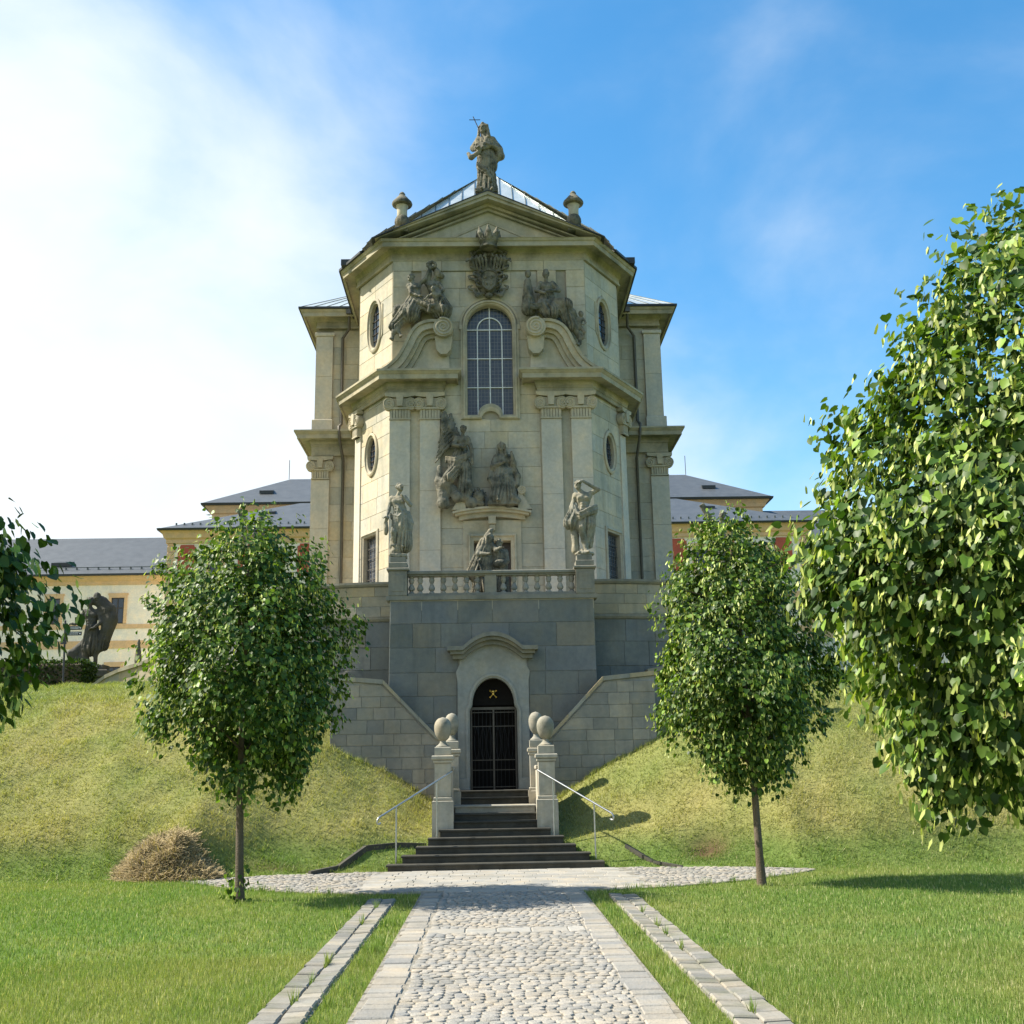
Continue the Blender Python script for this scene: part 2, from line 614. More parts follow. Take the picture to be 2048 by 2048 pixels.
def ashlar(parent, mp, lf, rf, rows, openings=(), depth=.02, wmin=.7, wmax=1.25, mat='church', name='block'):
    c = (lambda k: (lambda v: k))
    lf = lf if callable(lf) else c(lf)
    rf = rf if callable(rf) else c(rf)
    for v0, v1 in zip(rows[:-1], rows[1:]):
        vs = np.linspace(v0 + 1e-4, v1 - 1e-4, 7)
        bounds = [lf]
        for uc, hw in openings:
            if max(hw(v) for v in vs) > 0.01:
                bounds += [(lambda v, uc=uc, hw=hw: uc - hw(v)), (lambda v, uc=uc, hw=hw: uc + hw(v))]
        bounds.append(rf)
        for i in range(0, len(bounds), 2):
            A, B = bounds[i], bounds[i + 1]
            av, bv = [A(v) for v in vs], [B(v) for v in vs]
            L, Rr = max(av), min(bv)
            if max(b - a for a, b in zip(av, bv)) < .05:
                continue
            cuts = []
            u = L + random.uniform(wmin * .55, wmax)
            while u < Rr - wmin * .5:
                cuts.append(u)
                u += random.uniform(wmin, wmax)
            edges = [A] + [c(k) for k in cuts] + [B]
            for e0, e1 in zip(edges[:-1], edges[1:]):
                f0 = max(abs(e0(v) - e0(vs[0])) for v in vs) > .004
                f1 = max(abs(e1(v) - e1(vs[0])) for v in vs) > .004
                p = [(e0(v), v) for v in (vs if f0 else (vs[0], vs[-1]))][::-1]
                q = [(e1(v), v) for v in (vs if f1 else (vs[0], vs[-1]))]
                poly = p + q
                if max(x for x, _ in poly) - min(x for x, _ in poly) < .06:
                    continue
                block(name, poly, mp, depth, mat, parent)


def line_map(ox, oy, ex, ey, nx, ny):
    return lambda u, v, w: (ox + ex * u + nx * w, oy + ey * u + ny * w, v)


def rows_of(z0, z1, h, jit=.12):
    n = max(1, round((z1 - z0) / h))
    z = np.linspace(z0, z1, n + 1)
    z[1:-1] += rng.uniform(-jit, jit, n - 1) * (z1 - z0) / n
    return list(z)


def arc(cx, cy, r, a0, a1, n, ry=None):
    ry = r if ry is None else ry
    return [(cx + r * math.cos(a0 + (a1 - a0) * i / n), cy + ry * math.sin(a0 + (a1 - a0) * i / n)) for i in range(n + 1)]

# ------------------------------------------------------------------ terrain
TX = -0.08          # axis of stairs and terrace
AX = -0.02          # axis of the church
STEP_Y = [25.9 + .31 * i for i in range(8)] + [29.1, 29.45]
STEP_Z = [.17 * (i + 1) for i in range(10)]
STEP_W = [2.45, 2.15, 1.87, 1.60, 1.33, 1.08, 1.02, 1.0, .93, .93]


def height(x, y):
    x = np.asarray(x, float)
    y = np.asarray(y, float)
    a = np.abs(x - TX)
    yt = 26.03 - 1.4 * np.clip(a / 6.75, 0, 1) ** 4 + .7 * smooth01(a, 12, 25)
    yt = yt + smooth01(a, 3, 6) * (.25 * vnoise(x * .45, y * 0 + 3.3, 21) + .2)
    s = np.clip((y - yt) / (34.1 - yt), 0, 1)
    base = 4.95 * (1 - (1 - s) ** 1.62) * (.35 + .65 * smooth01(s, 0, .12))
    g = np.interp(a, [0, 1.2, 1.75, 2.3, 2.9, 3.8, 4.3, 5.2, 9], [.38, .4, .47, .6, .72, .86, .93, 1, 1])
    z = base * g + .022 * np.clip(y - 33.9, 0, 60) * smooth01(y, 33.9, 36)
    n = vnoise(x * .55, y * .55, 1) * .1 + vnoise(x * 1.6, y * 1.6, 2) * .055 + vnoise(x * 3.7, y * 3.7, 6) * .03
    z = z + n * smooth01(z, .15, 1.2) * (1 - smooth01(y, 34, 40))
    # trodden hollow and a bump at the foot of the banks
    z = z + .16 * np.exp(-(((a - 4.9) / .9) ** 2 + ((y - 26.1) / .35) ** 2)) - .24 * np.exp(-(((x - 4.75) / .5) ** 2 + ((y - 26.35) / .35) ** 2))
    z = z + vnoise(x * .25, y * .25, 5) * .03 * (1 - smooth01(a, 2.2, 3.4) * 0) * smooth01(a, 2.4, 4)
    z = np.where((a < 3.05) & (y > 29.9), np.minimum(z, .9), z)
    sw = np.interp(y, STEP_Y, STEP_W)
    z = np.where((a < sw - .06) & (y > 25.95) & (y < 30.4), np.minimum(z, np.interp(y, STEP_Y, STEP_Z) - .4), z)
    return z


def lens(x, y):
    q = np.abs(x) / 6.75
    return (q < 1) & (y > 21.1 + 3.5 * q ** 2.6) & (y < 26.0 - 1.35 * q ** 4)


def axis(f0, f1, d, lo, hi, g=1.35):
    a = list(np.arange(f0, f1 + 1e-6, d))
    s, v = d, f1
    while v < hi:
        s *= g
        v += s
        a.append(v)
    s, v = d, f0
    pre = []
    while v > lo:
        s *= g
        v -= s
        pre.append(v)
    return np.array(pre[::-1] + a)


gx = axis(-15, 15, .17, -2500, 2500)
gy = axis(5, 38, .17, -400, 3000)
GX, GY = np.meshgrid(gx, gy)
GZ = height(GX, GY)
GV = np.stack([GX.ravel(), GY.ravel(), GZ.ravel()], 1)
ni, nj = GX.shape
idx = np.arange(ni * nj).reshape(ni, nj)
GF = np.stack([idx[:-1, :-1].ravel(), idx[:-1, 1:].ravel(), idx[1:, 1:].ravel(), idx[1:, :-1].ravel()], 1)


def dryness(x, y):
    z = height(x, y)
    n = vnoise(x * .8, y * .8, 7) * .5 + vnoise(x * 2.3, y * 2.3, 8) * .3
    d = smooth01(z, .15, 1.0) * (.74 + .5 * n) * (1 - .45 * smooth01(z, 3.6, 4.9))
    lawn = .2 + .3 * n + .12 * vnoise(x * .3, y * .3, 12)
    return np.clip(np.maximum(d, lawn), 0, 1)


def grass_col(x, y, dry):
    g = np.array([.122, .198, .044])
    y_ = np.array([.32, .29, .108])
    return g[None] * (1 - dry[:, None]) + y_[None] * dry[:, None]


gd = dryness(GX.ravel(), GY.ravel())
gcol = grass_col(GX.ravel(), GY.ravel(), gd) * .8
soil = np.clip(np.exp(-(((GX.ravel() - 4.75) / .5) ** 2 + ((GY.ravel() - 26.3) / .3) ** 2)) * 1.3 + np.exp(-(((GX.ravel() + 4.9) / .9) ** 2 + ((GY.ravel() - 25.95) / .16) ** 2)) * .8, 0, 1)
gcol = gcol * (1 - soil[:, None]) + np.array([.11, .075, .04]) * soil[:, None]
tag(np_mesh('ground', GV, GF, 'ground', colors=gcol, smooth=True), kind='structure')


# ------------------------------------------------------------------ grass blades
def blades(name, x, y, h, w, dry, pale, label, cat, zf=None, parent=None, mat='blade', lean=.5):
    n = len(x)
    z = height(x, y) - .01 if zf is None else zf
    th = rng.uniform(0, 2 * PI, n)
    ph = rng.uniform(0, 2 * PI, n)
    dx, dy = np.cos(th) * w * .5, np.sin(th) * w * .5
    ln = h * lean * rng.uniform(.1, 1, n)
    lx, ly = np.cos(ph) * ln, np.sin(ph) * ln
    V = np.empty((n, 3, 3))
    V[:, 0] = np.stack([x - dx, y - dy, z], 1)
    V[:, 1] = np.stack([x + dx, y + dy, z], 1)
    V[:, 2] = np.stack([x + lx, y + ly, z + h], 1)
    base = grass_col(x, y, np.clip(dry + rng.normal(0, .13, n), 0, 1)) * rng.uniform(.75, 1.35, (n, 1))
    base = np.where((rng.random(n) < pale)[:, None], np.array([[.56, .52, .3]]) * rng.uniform(.7, 1.15, (n, 1)), base)
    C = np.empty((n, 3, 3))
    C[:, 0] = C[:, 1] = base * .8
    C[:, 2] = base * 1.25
    F = np.arange(n * 3).reshape(n, 3)
    return tag(np_mesh(name, V.reshape(-1, 3), F, mat, parent, colors=C.reshape(-1, 3)), label, cat, kind='stuff')


def free_of_paving(x, y):
    a = np.abs(x)
    ok = ~lens(x, y)
    road = (y < 21.3)
    ok &= ~(road & (a < 1.47))
    ok &= ~((y < 20.4) & (a > 1.83) & (a < 2.34))
    sa = np.abs(x - TX)
    sw = np.interp(y, STEP_Y, STEP_W)
    ok &= ~((y > 25.7) & (y < 30.2) & (sa < sw + .03))
    ok &= ~((y > 29.7) & (sa < 4.3))
    ok &= ~((y > 27.2) & (y < 29.6) & (sa > .9) & (sa < 1.55))
    return ok


def scatter(n, x0, x1, y0, y1):
    x = rng.uniform(x0, x1, n)
    y = rng.uniform(y0, y1, n)
    k = free_of_paving(x, y) & (np.abs(x - .3) < .56 * y + 1.2)
    return x[k], y[k]


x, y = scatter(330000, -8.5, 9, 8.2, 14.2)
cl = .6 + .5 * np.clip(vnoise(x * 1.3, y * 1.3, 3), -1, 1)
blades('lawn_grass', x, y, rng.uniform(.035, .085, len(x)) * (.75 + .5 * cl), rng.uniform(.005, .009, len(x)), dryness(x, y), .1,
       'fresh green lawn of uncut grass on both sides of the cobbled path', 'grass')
x, y = scatter(330000, -15, 15, 14.2, 26.5)
blades('far_lawn_grass', x, y, rng.uniform(.04, .085, len(x)), rng.uniform(.009, .015, len(x)), dryness(x, y), .07,
       'green lawn grass around the foot of the banks and the two middle trees', 'grass')
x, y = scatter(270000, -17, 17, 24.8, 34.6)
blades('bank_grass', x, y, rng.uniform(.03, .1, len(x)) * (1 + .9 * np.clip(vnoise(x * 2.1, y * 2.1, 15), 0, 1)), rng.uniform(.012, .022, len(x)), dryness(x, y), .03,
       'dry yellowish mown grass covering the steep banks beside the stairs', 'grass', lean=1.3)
# taller tufts at kerbs, steps and wall feet
tx, ty = [], []
for i in range(260):
    s = random.choice((-1, 1))
    k = random.random()
    if k < .3:
        i_ = random.randrange(0, 7)
        px, py = TX + s * (STEP_W[i_] + .06), STEP_Y[i_] + random.uniform(0, .3)
    elif k < .55:
        px, py = TX + s * random.uniform(1.6, 4.2), 29.66
    elif k < .68:
        px, py = s * (1.5 + random.uniform(0, .3)), random.uniform(9, 21)
    elif k < .8:
        px, py = s * random.choice((2.08, 2.345)), random.uniform(9, 20)
    else:
        px, py = random.uniform(-6.2, 6.2), 0
        py = 21.05 + 3.5 * (abs(px) / 6.75) ** 2.6
        if abs(px) < 1.6:
            continue
    n = random.randint(12, 26)
    tx += list(px + rng.normal(0, .06 if abs(abs(px) - 2.08) > .01 else .012, n))
    ty += list(py + rng.normal(0, .06, n))
tx, ty = np.array(tx), np.array(ty)
k = free_of_paving(tx, ty) | ((np.abs(np.abs(tx) - 2.08) < .03) & (ty < 20.3))
tx, ty = tx[k], ty[k]
blades('grass_tufts', tx, ty, rng.uniform(.08, .2, len(tx)), rng.uniform(.01, .018, len(tx)), np.clip(dryness(tx, ty) - .1, 0, 1), .03,
       'longer grass tufts along the kerbs, steps and wall feet', 'grass')

# ------------------------------------------------------------------ cobbled path, forecourt, gutters
m = MB()
m.box(-1.47, 1.47, 4, 21.12, -.1, .024)
path = tag(m.obj('path', 'joint'), kind='structure')


def cobble_mesh(seed):
    r = random.Random(seed)
    n = 8
    ring = []
    for i in range(n):
        t = 2 * PI * (i + .5) / n
        q = 1 / max(abs(math.cos(t)), abs(math.sin(t))) ** .72
        ring.append((math.cos(t) * .5 * q * r.uniform(.9, 1.02), math.sin(t) * .5 * q * r.uniform(.9, 1.02)))
    vs = [(a, b, -.4) for a, b in ring] + [(a, b, .84) for a, b in ring] + [(a * .86, b * .86, .97 + r.uniform(-.06, .06)) for a, b in ring] + [(r.uniform(-.1, .1), r.uniform(-.1, .1), 1.0 + r.uniform(-.06, .06))]
    fs = []
    for l in (0, 1):
        fs += [(l * n + i, l * n + (i + 1) % n, (l + 1) * n + (i + 1) % n, (l + 1) * n + i) for i in range(n)]
    fs += [(2 * n + i, 2 * n + (i + 1) % n, 3 * n) for i in range(n)]
    return np.array(vs), fs


COB = [cobble_mesh(i) for i in range(10)]
COBM = []
for i, (v, f) in enumerate(COB):
    me = bpy.data.meshes.new('cobblestone')
    me.from_pydata(v.tolist(), [], f)
    me.polygons.foreach_set('use_smooth', [True] * len(me.polygons))
    me.set_sharp_from_angle(angle=rad(50))
    me.materials.append(MAT['cobble'])
    COBM.append(me)


def lay_cobbles(parent, spots, nobj, sname):
    """spots: (x, y, sx, sy, h, rot); the nearest become single stones, the rest one joined part"""
    spots = sorted(spots, key=lambda s: s[1] + 1e3 * (s[1] < 9.9))
    V, F = [], []
    b = 0
    for i, (x, y, sx, sy, h, r) in enumerate(spots):
        k = random.randrange(len(COB))
        if i < nobj:
            o = bpy.data.objects.new('cobblestone', COBM[k])
            link(o, parent, (x, y, .006))
            o.rotation_euler.z = r
            o.scale = (sx, sy, h)
        else:
            v, f = COB[k]
            c, s = math.cos(r), math.sin(r)
            q = v * np.array([sx, sy, h])
            V.append(np.stack([x + q[:, 0] * c - q[:, 1] * s, y + q[:, 0] * s + q[:, 1] * c, .006 + q[:, 2]], 1))
            F += [tuple(b + j for j in t) for t in f]
            b += len(v)
    me = bpy.data.meshes.new(sname)
    me.from_pydata(np.concatenate(V).tolist(), [], F)
    me.polygons.foreach_set('use_smooth', [True] * len(me.polygons))
    me.set_sharp_from_angle(angle=rad(50))
    me.materials.append(MAT['cobble'])
    o = bpy.data.objects.new(sname, me)
    link(o, parent, (0, 0, 0))
    o['kind'] = 'stuff'


spots = []
yy = 4.3
while yy < 21.0:
    d = random.uniform(.105, .15)
    if 15.75 < yy < 16.25:
        yy = 16.25
        continue
    edge = 1.07 + .02 * math.sin(yy * 3)
    xx = -edge
    while xx < edge:
        w = random.uniform(.09, .18)
        if xx + w > edge + .04:
            w = max(.07, edge - xx)
        spots.append((xx + w / 2, yy + d / 2 + random.uniform(-.012, .012), w * random.uniform(.93, 1.01), d * random.uniform(.92, 1.02), random.uniform(.026, .036), random.uniform(-.16, .16)))
        xx += w
    yy += d
lay_cobbles(path, spots, 300, 'distant_cobblestones')


def slab(name, x0, x1, y0, y1, z, mat, parent, c=.012, tilt=0.0, rz=0.0):
    m = MB()
    w, h = (x1 - x0) / 2, (y1 - y0) / 2
    m.bbox(-w, w, -h, h, -.06, z, c)
    o = m.obj(name, mat, parent, origin=(0, 0, 0))
    o.location = Vector(((x0 + x1) / 2, (y0 + y1) / 2, 0)) - WL[parent.name]
    o.rotation_euler = (random.uniform(-.006, .006), tilt, rz)
    return o


for s in (-1, 1):
    yy = 4.2
    while yy < 21.0:
        d = random.uniform(.2, .38)
        o = slab('border_stone', *sorted((s * (1.1 + random.uniform(-.02, .03)), s * (1.455 - random.uniform(0, .06)))), yy + .012, yy + d - .012, random.uniform(.026, .046), 'cobble', path, .012, 0, random.uniform(-.02, .02))
        yy += d
xx = -1.08
while xx < 1.05:                                    # pale band of slabs across the path
    w = random.uniform(.32, .55)
    w = min(w, 1.08 - xx)
    slab('band_slab', xx + .006, xx + w - .006, 15.77, 16.24, .036, 'paver', path)
    xx += w

# forecourt: a lens of paving in front of the steps
pts = []
xs = np.linspace(-6.7, 6.7, 61)
pts = [(x_, 21.1 + 3.5 * (abs(x_) / 6.75) ** 2.6) for x_ in xs] + [(x_, 26.05 - 1.35 * (abs(x_) / 6.75) ** 4) for x_ in xs[::-1]]
m = MB()
m.extr(pts, lambda u, v, w: (u, v, w), -.1, .02)
fore = tag(m.obj('forecourt_paving', 'joint'), kind='structure')
yy, row = 21.16, 0
while yy < 25.85:
    d = random.uniform(.3, .36)
    d = min(d, 25.88 - yy)
    xx = -2.55 - random.uniform(0, .3)
    while xx < 2.55:
        w = random.uniform(.42, .62)
        if lens(np.array(xx), np.array(yy + .02)) and lens(np.array(xx + w), np.array(yy + .02)):
            slab('paving_slab', xx + .005, xx + w - .005, yy + .005, yy + d - .005, random.uniform(.03, .036), 'paver', fore, .008)
        xx += w
    yy += d
    row += 1
spots = []
yy = 21.2
while yy < 25.9:
    d = random.uniform(.1, .14)
    xx = -6.6
    while xx < 6.6:
        w = random.uniform(.1, .17)
        if abs(xx) > 2.75 and lens(np.array(xx), np.array(yy)) and lens(np.array(xx + w), np.array(yy + d)) and random.random() < .93:
            spots.append((xx + w / 2, yy + d / 2, w * .96, d * .96, random.uniform(.02, .036), random.uniform(-.1, .1)))
        xx += w
    yy += d
lay_cobbles(fore, spots, 0, 'side_cobblestones')

for s, side in ((-1, 'left'), (1, 'right')):
    m = MB()
    m.box(*sorted((s * 1.84, s * 2.33)), 4, 20.35, -.1, .008)
    gut = tag(m.obj('gutter', 'joint'), kind='structure')
    for a, b, t in ((1.85, 2.08, .10), (2.085, 2.33, -.08)):
        yy = 4.2
        while yy < 20.2:
            d = random.uniform(.18, .36)
            slab('gutter_stone', *sorted((s * (a + random.uniform(0, .012)), s * (b - random.uniform(0, .025 if b > 2.1 else .006)))), yy + .01, yy + d - .01, random.uniform(.024, .045), 'gutter', gut, .014, s * t * .5, random.uniform(-.03, .03))
            yy += d
# ------------------------------------------------------------------ stairs
stair = empty('stone_staircase', (TX, 27.5, 0), 'weathered dark stone staircase flaring out at its foot below the crypt gate', 'staircase')
for i in range(10):
    y0 = STEP_Y[i]
    y1 = STEP_Y[i + 1] + .03 if i < 9 else 30.32
    w = STEP_W[i]
    w1 = STEP_W[min(i + 1, 9)]
    z = STEP_Z[i]
    m = MB()
    jl, jr = random.uniform(-.03, .03), random.uniform(-.03, .03)
    m.bbox(TX - w - jl, TX + w + jr, y0, y1 + .02, z - .05, z, .012)
    m.box(TX - w + .03, TX + w - .03, y0 + .035, y1, z - .40, z - .048)
    m.obj('step', 'tread' if i == 7 else 'step', stair)

# kerbs beside the stairs
for s, lab in ((-1, 'dark stone kerb edging the grass left of the stairs'), (1, 'stone kerb edging the grass right of the stairs, half sunk in the turf')):
    P = [(TX + s * 4.1, 25.62, .12), (TX + s * 3.0, 26.7, .94), (TX + s * 1.62, 27.15, .98)]
    if s == 1:
        P = P[:2]
    kb = empty('stone_kerb', (P[0][0], P[0][1], 0), lab, 'kerb', 'stone kerbs beside the stairs')
    for a, b in zip(P[:-1], P[1:]):
        a, b = Vector(a), Vector(b)
        n = max(2, round((b - a).length / .75))
        for j in range(n):
            p, q = a.lerp(b, j / n), a.lerp(b, (j + 1) / n - .012)
            d = (q - p)
            nrm = Vector((-d.y, d.x, 0)).normalized() * .055
            m = MB()
            vs = []
            for t in (p, q):
                zt = float(height(t.x, t.y)) + (.08 if s < 0 else .04)
                for o_, dz in ((-nrm, -.35), (nrm, -.35), (nrm, .0), (-nrm, .0)):
                    vs.append((t.x + o_.x, t.y + o_.y, zt + dz))
            m.add(vs, [(0, 1, 2, 3), (4, 7, 6, 5), (0, 4, 5, 1), (1, 5, 6, 2), (2, 6, 7, 3), (3, 7, 4, 0)])
            m.obj('kerb_stone', 'step', kb)

# piers with egg-shaped urns either side of the landing
PIERS = [(-1, 27.6, 'front left stone pier beside the stairs carrying an urn'), (1, 27.6, 'front right stone pier beside the stairs with handrail fixed to it'),
         (-1, 29.15, 'rear left stone pier close to the dark gate'), (1, 29.15, 'rear right stone pier close to the dark gate')]
for s, y0, lab in PIERS:
    cx = TX + s * 1.25 if y0 < 28 else TX + s * 1.08
    dz = 0 if y0 < 28 else .18
    k = 1.0 if y0 < 28 else .86
    pr = empty('stone_pier', (cx, y0, .4), lab, 'pier', 'stone piers flanking the stairs')
    for nm, w, z0, z1 in (('base', .255, .3, 1.5 + dz), ('base_moulding', .225, 1.502 + dz, 1.58 + dz), ('shaft', .195, 1.582 + dz, 2.38 + dz), ('cap', .265, 2.382 + dz, 2.56 + dz), ('plinth_block', .195, 2.562 + dz, 2.76 + dz)):
        m = MB()
        w *= k
        if nm == 'cap':
            m.bbox(cx - w * .86, cx + w * .86, y0 - w * .86, y0 + w * .86, z0, z0 + .07, .015)
            m.bbox(cx - w, cx + w, y0 - w, y0 + w, z0 + .072, z1, .02)
        else:
            m.bbox(cx - w, cx + w, y0 - w, y0 + w, z0, z1, .014)
        m.obj(nm, 'pier', pr)
    ur = empty('stone_urn', (cx, y0, 2.76 + dz), lab.split(' ')[0] + ' ' + lab.split(' ')[1] + ' egg-shaped stone urn on its pier by the stairs', 'urn', 'egg-shaped urns on the stair piers')
    m = MB()
    m.lathe((cx, y0, 2.762 + dz), [(.17 * k, 0), (.17 * k, .02), (.12 * k, .05), (.075 * k, .1), (.07 * k, .15), (.1 * k, .17)], 18)
    m.obj('foot', 'urn', ur, 40)
    m = MB()
    prof = [(.0925 * k, .165)]
    for t in np.linspace(.04, 1, 18):
        z = .165 + .55 * t
        q_ = (t - .56) / .44 if t > .56 else (.56 - t) / .6
        prof.append((.208 * k * math.sqrt(max(0, 1 - q_ * q_)) + .004, z))
    m.lathe((cx, y0, 2.762 + dz), prof, 22)
    m.obj('body', 'urn', ur, 60)
for s, lab in ((-1, 'low stone parapet between the two left piers'), (1, 'low stone parapet between the two right piers, sunlit on its stair side')):
    cx = TX + s * 1.17
    pw = empty('parapet_wall', (cx, 28.4, .5), lab, 'parapet', 'parapets beside the stairs')
    m = MB()
    m.bbox(cx - .13, cx + .13, 27.8, 28.96, .3, 2.2, .01)
    m.obj('wall', 'pier', pw)
    m = MB()
    m.bbox(cx - .16, cx + .16, 27.81, 28.95, 2.202, 2.3, .015)
    m.obj('coping', 'pier', pw)

# handrails
for s, lab in ((-1, 'thin galvanised steel handrail left of the stairs with a hooked end'), (1, 'thin galvanised steel handrail right of the stairs with a hooked end')):
    hr = empty('handrail', (TX + s * 2.2, 26.2, 0), lab, 'handrail', 'steel handrails')
    a, b = Vector((TX + s * 1.03, 27.45, 2.18)), Vector((TX + s * 2.62, 26.05, 1.2))
    pts = [a, b]
    d = (b - a).normalized()
    for t in range(1, 9):
        q = t / 8 * 3.6
        pts.append(b + d * (.075 * math.sin(q)) + Vector((0, 0, -.075 * (1 - math.cos(q)))))
    m = MB()
    m.tube(pts, .021, 8)
    m.obj('rail', 'steel', hr, 60)
    for t, zb in ((.22, .8), (.78, .2)):
        p = a.lerp(b, t)
        m = MB()
        m.tube([(p.x, p.y, zb - .2), (p.x, p.y, p.z)], .019, 8)
        m.obj('post', 'steel', hr, 60)

# ------------------------------------------------------------------ terrace: front wall, gate, flanks, stair walls
TY = 30.3
terr = empty('terrace', (TX, TY, 1), 'grey ashlar terrace wall with the arched crypt gateway below the balustrade', 'terrace wall')
tm = line_map(TX, TY, 1, 0, 0, -1)
gate_in = [(-.64, 1.0), (.64, 1.0), (.64, 3.78), (.57, 3.92)] + arc(0, 3.92, .57, 0, PI, 16, .72)[1:-1] + [(-.57, 3.92), (-.64, 3.78)]
m = MB()
m.extr([(-2.84, .4), (2.84, .4), (2.80, 6.78), (-2.80, 6.78)], tm, -.6, 0, [gate_in])
fw_wall = m.obj('front_wall', 'mortar_grey', terr)
hw_sur = lambda v: .97 if v < 5.16 else 0.0
ashlar(fw_wall, tm, lambda v: -2.86 + .012 * (v - 1), lambda v: 2.86 - .012 * (v - 1), rows_of(.9, 6.76, .66), [(0, hw_sur)], .022, .75, 1.35, 'terrace')
def hood(t):
    u = abs(t)
    return 0.0 if u > .8 else .38 * (1 - (u / .8) ** 2)


# smooth surround of the gate
m = MB()
m.extr([(-.96, 1.5), (.96, 1.5), (.96, 4.55), (1.0, 4.8), (.9, 5.0), (.9, 5.16)] + [(u_, 5.16 + hood(u_)) for u_ in np.linspace(.8, -.8, 21)] + [(-.9, 5.16), (-.9, 5.0), (-1.0, 4.8), (-.96, 4.55)], tm, -.02, .06, [[(u, max(v, 1.5001)) for u, v in gate_in]])
m.obj('gate_surround', 'gatestone', terr)
inner = [(u, max(v, 1.6)) for u, v in gate_in]
outer = [(u * 1.17, v if v < 3.7 else 3.7 + (v - 3.7) * 1.13) for u, v in inner]
m = MB()
m.ring(outer, inner, tm, [(0, .06), (.1, .1), (.6, .1), (.8, .07), (1, .04), (1.001, -.5)])
m.obj('gate_moulding', 'gatestone', terr, 35)
for s in (-1, 1):
    m = MB()
    m.bbox(*sorted((TX + s * .66, TX + s * .99)), TY - .13, TY - .06, 1.7, 2.0, .01)
    m.obj('gate_plinth', 'gatestone', terr)


us = np.linspace(-1.22, 1.22, 41)
m = MB()
for zt, zb, w, e in ((.0, -.11, .46, 0), (-.112, -.2, .36, .08), (-.202, -.32, .22, .14)):
    uu = us * (1 - e / 1.22)
    m.extr([(u, 5.46 + hood(u) + zb) for u in uu] + [(u, 5.46 + hood(u) + zt) for u in uu[::-1]], tm, 0.0, w)
m.obj('hood_cornice', 'hoodstone', terr)
m = MB()
m.box(TX - 2.9, TX + 2.9, TY - .08, TY + .5, 6.782, 6.9)
m.obj('string_course', 'hoodstone', terr)
m = MB()
m.box(TX - 2.8, TX + 2.8, TY - .02, 42.0, 6.5, 6.78)
m.obj('terrace_floor', 'tread', terr)
# gate recess behind
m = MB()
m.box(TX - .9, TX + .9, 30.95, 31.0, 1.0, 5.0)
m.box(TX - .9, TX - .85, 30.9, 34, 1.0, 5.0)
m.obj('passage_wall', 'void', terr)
gate = empty('iron_gate', (TX, TY + .22, 1.7), 'black wrought-iron double gate in the arched crypt doorway with gilded skull emblem', 'gate')
gy_ = TY + .25
m = MB()
for u in (-.6, 0, .6):
    m.box(TX + u - .022, TX + u + .022, gy_ - .025, gy_ + .025, 1.7, 3.84)
m.box(TX - .62, TX + .62, gy_ - .03, gy_ + .03, 3.8, 3.87)
m.obj('gate_frame', 'pipe', gate)
for s in (-1, 1):
    lf_ = empty('gate_leaf', (TX + s * .3, gy_, 1.72), parent=gate)
    for z in (1.76, 2.2, 2.46, 3.35, 3.72):
        m = MB()
        m.box(TX + s * .3 - .27, TX + s * .3 + .27, gy_ - .008, gy_ + .008, z, z + .02)
        m.obj('crossbar', 'pipe', lf_)
    for j in range(5):
        u = TX + s * (.09 + .105 * j)
        m = MB()
        m.tube([(u, gy_ + .004, 1.74), (u, gy_ + .004, 3.8)], .007, 5)
        m.obj('bar', 'iron', lf_)
    for j in range(3):
        u = TX + s * (.12 + .17 * j)
        m = MB()
        m.tube([(u + .07 * math.sin(q * PI), gy_ - .012, 2.48 + .87 * q) for q in np.linspace(0, 1, 9)], .006, 5)
        m.obj('scroll_bar', 'iron', lf_, 60)
        m = MB()
        m.tube([(u - .07 * math.sin(q * PI), gy_ - .012, 2.48 + .87 * q) for q in np.linspace(0, 1, 9)], .006, 5)
        m.obj('scroll_bar', 'iron', lf_, 60)
m = MB()
m.extr([(u * .985, v) for u, v in gate_in if v > 3.85] , tm, -.34, -.30)
m.obj('tympanum_plate', 'void', gate)
em = empty('skull_emblem', (TX, gy_ + .02, 4.2), parent=gate)
m = MB()
ey = TY + .22
for s in (-1, 1):
    a, b = Vector((TX - s * .085, ey, 4.13)), Vector((TX + s * .085, ey, 4.31))
    m.tube([a, b], .011, 7)
    d = (b - a).normalized()
    nn = Vector((-d.z, 0, d.x))
    for e in (a, b):
        for q in (-1, 1):
            m.tube([e + nn * .012 * q - d * .012, e + nn * .012 * q + d * .012], .014, 6)
m.obj('crossed_bones', 'gold', em, 60)
m = MB()
m.lathe((TX, ey - .03, 4.19), [(.02, 0), (.032, .005), (.034, .03), (.03, .045), (.048, .06), (.055, .085), (.05, .11), (.03, .13), (.005, .137)], 14)
m.obj('skull', 'gold', em, 60)
for s in (-1, 1):
    m = MB()
    m.lathe((TX + s * .02, ey - .078, 4.25), [(.004, 0), (.013, .004), (.013, .018), (.004, .022)], 8)
    m.obj('eye_socket', 'iron', em)

